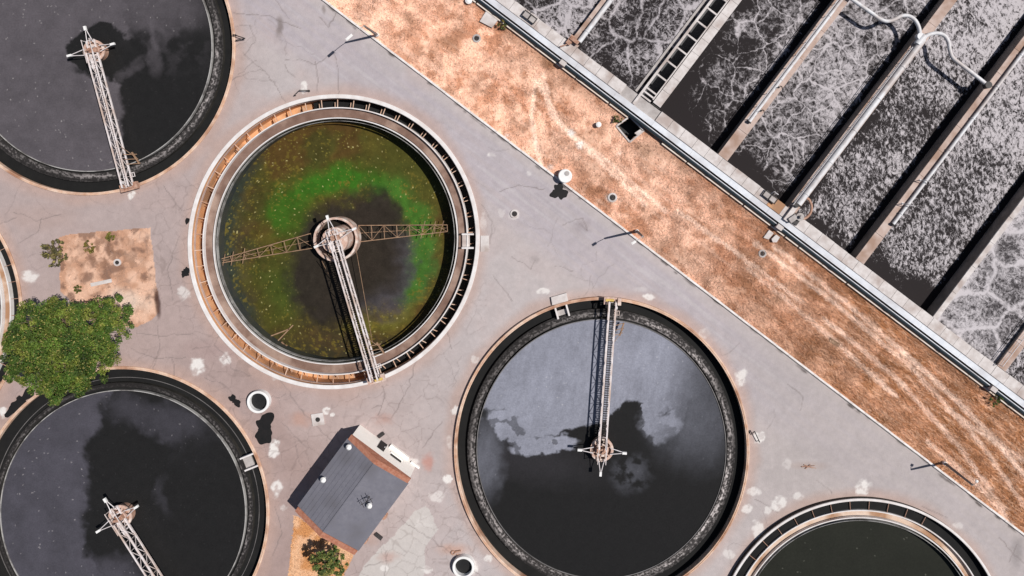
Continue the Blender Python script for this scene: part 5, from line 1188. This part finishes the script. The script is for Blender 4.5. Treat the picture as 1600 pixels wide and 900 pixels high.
for nm, lab, bp, lb_, pal in [('low_shrub', 'round olive shrub in the earth bed, the larger of two', (140, 386), [(140, 385, .4, .75, .8)], [(0.16, 0.12, 0.02), (0.12, 0.10, 0.02)]),
        ('low_shrub', 'small round olive shrub near the top edge of the earth bed', (174, 371), [(174, 371, .35, .6, .8)], [(0.13, 0.12, 0.02), (0.10, 0.10, 0.02)]),
        ('low_shrub', 'tiny dark green shrub just above the big tree', (122, 452), [(122, 452, .3, .45, .8)], [(0.07, 0.08, 0.015)]),
        ('low_shrub', 'small green and brown shrub between concrete pad and dark pipe', (784, 38), [(784, 37, .6, .55, .8), (789, 41, .4, .45, .8)], [(0.05, 0.07, 0.02), (0.12, 0.09, 0.02)]),
        ('low_shrub', 'small green shrub beside the open pit', (967, 187), [(967, 186, .5, .55, .8), (962, 190, .4, .4, .8)], [(0.05, 0.07, 0.015), (0.08, 0.08, 0.02)]),
        ('low_shrub', 'green shrub against the dark pipe at the right edge', (1556, 624), [(1556, 623, .7, .7, .8), (1564, 625, .5, .55, .8), (1550, 630, .5, .5, .8)], [(0.04, 0.08, 0.015), (0.07, 0.11, 0.02)])]:
    tree(nm, lab, 'shrub', bp, lb_, 16, 26, 0.11, pal, 0.2, 'low shrubs', 0.03, 0.1)

# ------------------------------------------------------------------ dry grass blades over strip and beds
def cols_at(px_, py_):
    ix = np.clip(np.searchsorted(gx, px_), 0, len(gx)-1); iy = np.clip(np.searchsorted(gy, py_), 0, len(gy)-1); k = iy*len(gx)+ix
    return np.where((kerb_side(px_, py_) > 0)[:, None], col_d[k], col_p[k])
def grass(n, pick, palette, size, name):
    px_, py_ = pick(n); z = np.zeros(len(px_)); X_, Y_ = (px_-NX)*S, (NY-py_)*S; n = len(X_)
    al_ = sst(1000, 1350, px_); a = np.where(rng.random(n) < al_, -0.65+rng.normal(0, 0.35, n)+PI*(rng.random(n) < 0.5), rng.uniform(0, 2*PI, n))
    tl_ = rng.uniform(1.0, 1.5, n); L = size*rng.uniform(0.6, 1.7, n)*(1+0.8*al_); wd = rng.uniform(0.025, 0.06, n)
    dx, dy = np.cos(a)*np.sin(tl_), np.sin(a)*np.sin(tl_); dz = np.cos(tl_)
    p0 = np.c_[X_, Y_, z]; sd_ = np.c_[-np.sin(a)*wd, np.cos(a)*wd, z]
    v = np.stack([p0-sd_, p0+sd_, p0+np.c_[dx*L, dy*L, dz*L]], 1).reshape(-1, 3)
    c = cols_at(px_, py_)*np.where(rng.random((n, 1)) < 0.25, 0.55+0.35*rng.random((n, 1)), 1.0+0.3*rng.random((n, 1)))
    o = np_mesh(name, v, np.arange(n*3).reshape(n, 3), M['blade'], np.repeat(c, 3, 0)); return tag(o, kind='stuff')
def pick_strip(n):
    s = rng.uniform(-40, 1480, n); o = rng.uniform(3, 150, n); px_ = 506+0.795*s+KN[0]*o; py_ = 0.6067*s+KN[1]*o
    q = nx*px_+ny*py_-Q0; dn = fbm(px_, py_, 30, 4, 61)
    ok = (q < -14) & (px_ > -20) & (px_ < 1625) & (py_ > -20) & (py_ < 925) & (rng.random(n) < 0.3+0.7*sst(0.3, 0.6, dn)) & ~in_poly(px_, py_, [(962, 194), (985, 180), (1008, 204), (984, 226)]); return px_[ok], py_[ok]
grass(150000, pick_strip, [(0.55, 0.34, 0.22), (0.45, 0.25, 0.14), (0.32, 0.16, 0.08), (0.62, 0.44, 0.31), (0.25, 0.13, 0.07)], 0.26, 'dry_grass')
def pick_beds(n):
    px_ = np.concatenate([rng.uniform(90, 250, n), rng.uniform(448, 556, n)]); py_ = np.concatenate([rng.uniform(355, 512, n), rng.uniform(800, 906, n)])
    ok = in_poly(px_, py_, bed1) & (rng.random(2*n) < 0.35) | in_poly(px_, py_, bed2); return px_[ok], py_[ok]
grass(7000, pick_beds, [(0.50, 0.28, 0.14), (0.40, 0.20, 0.10), (0.26, 0.14, 0.08), (0.58, 0.38, 0.26)], 0.14, 'bed_grass')
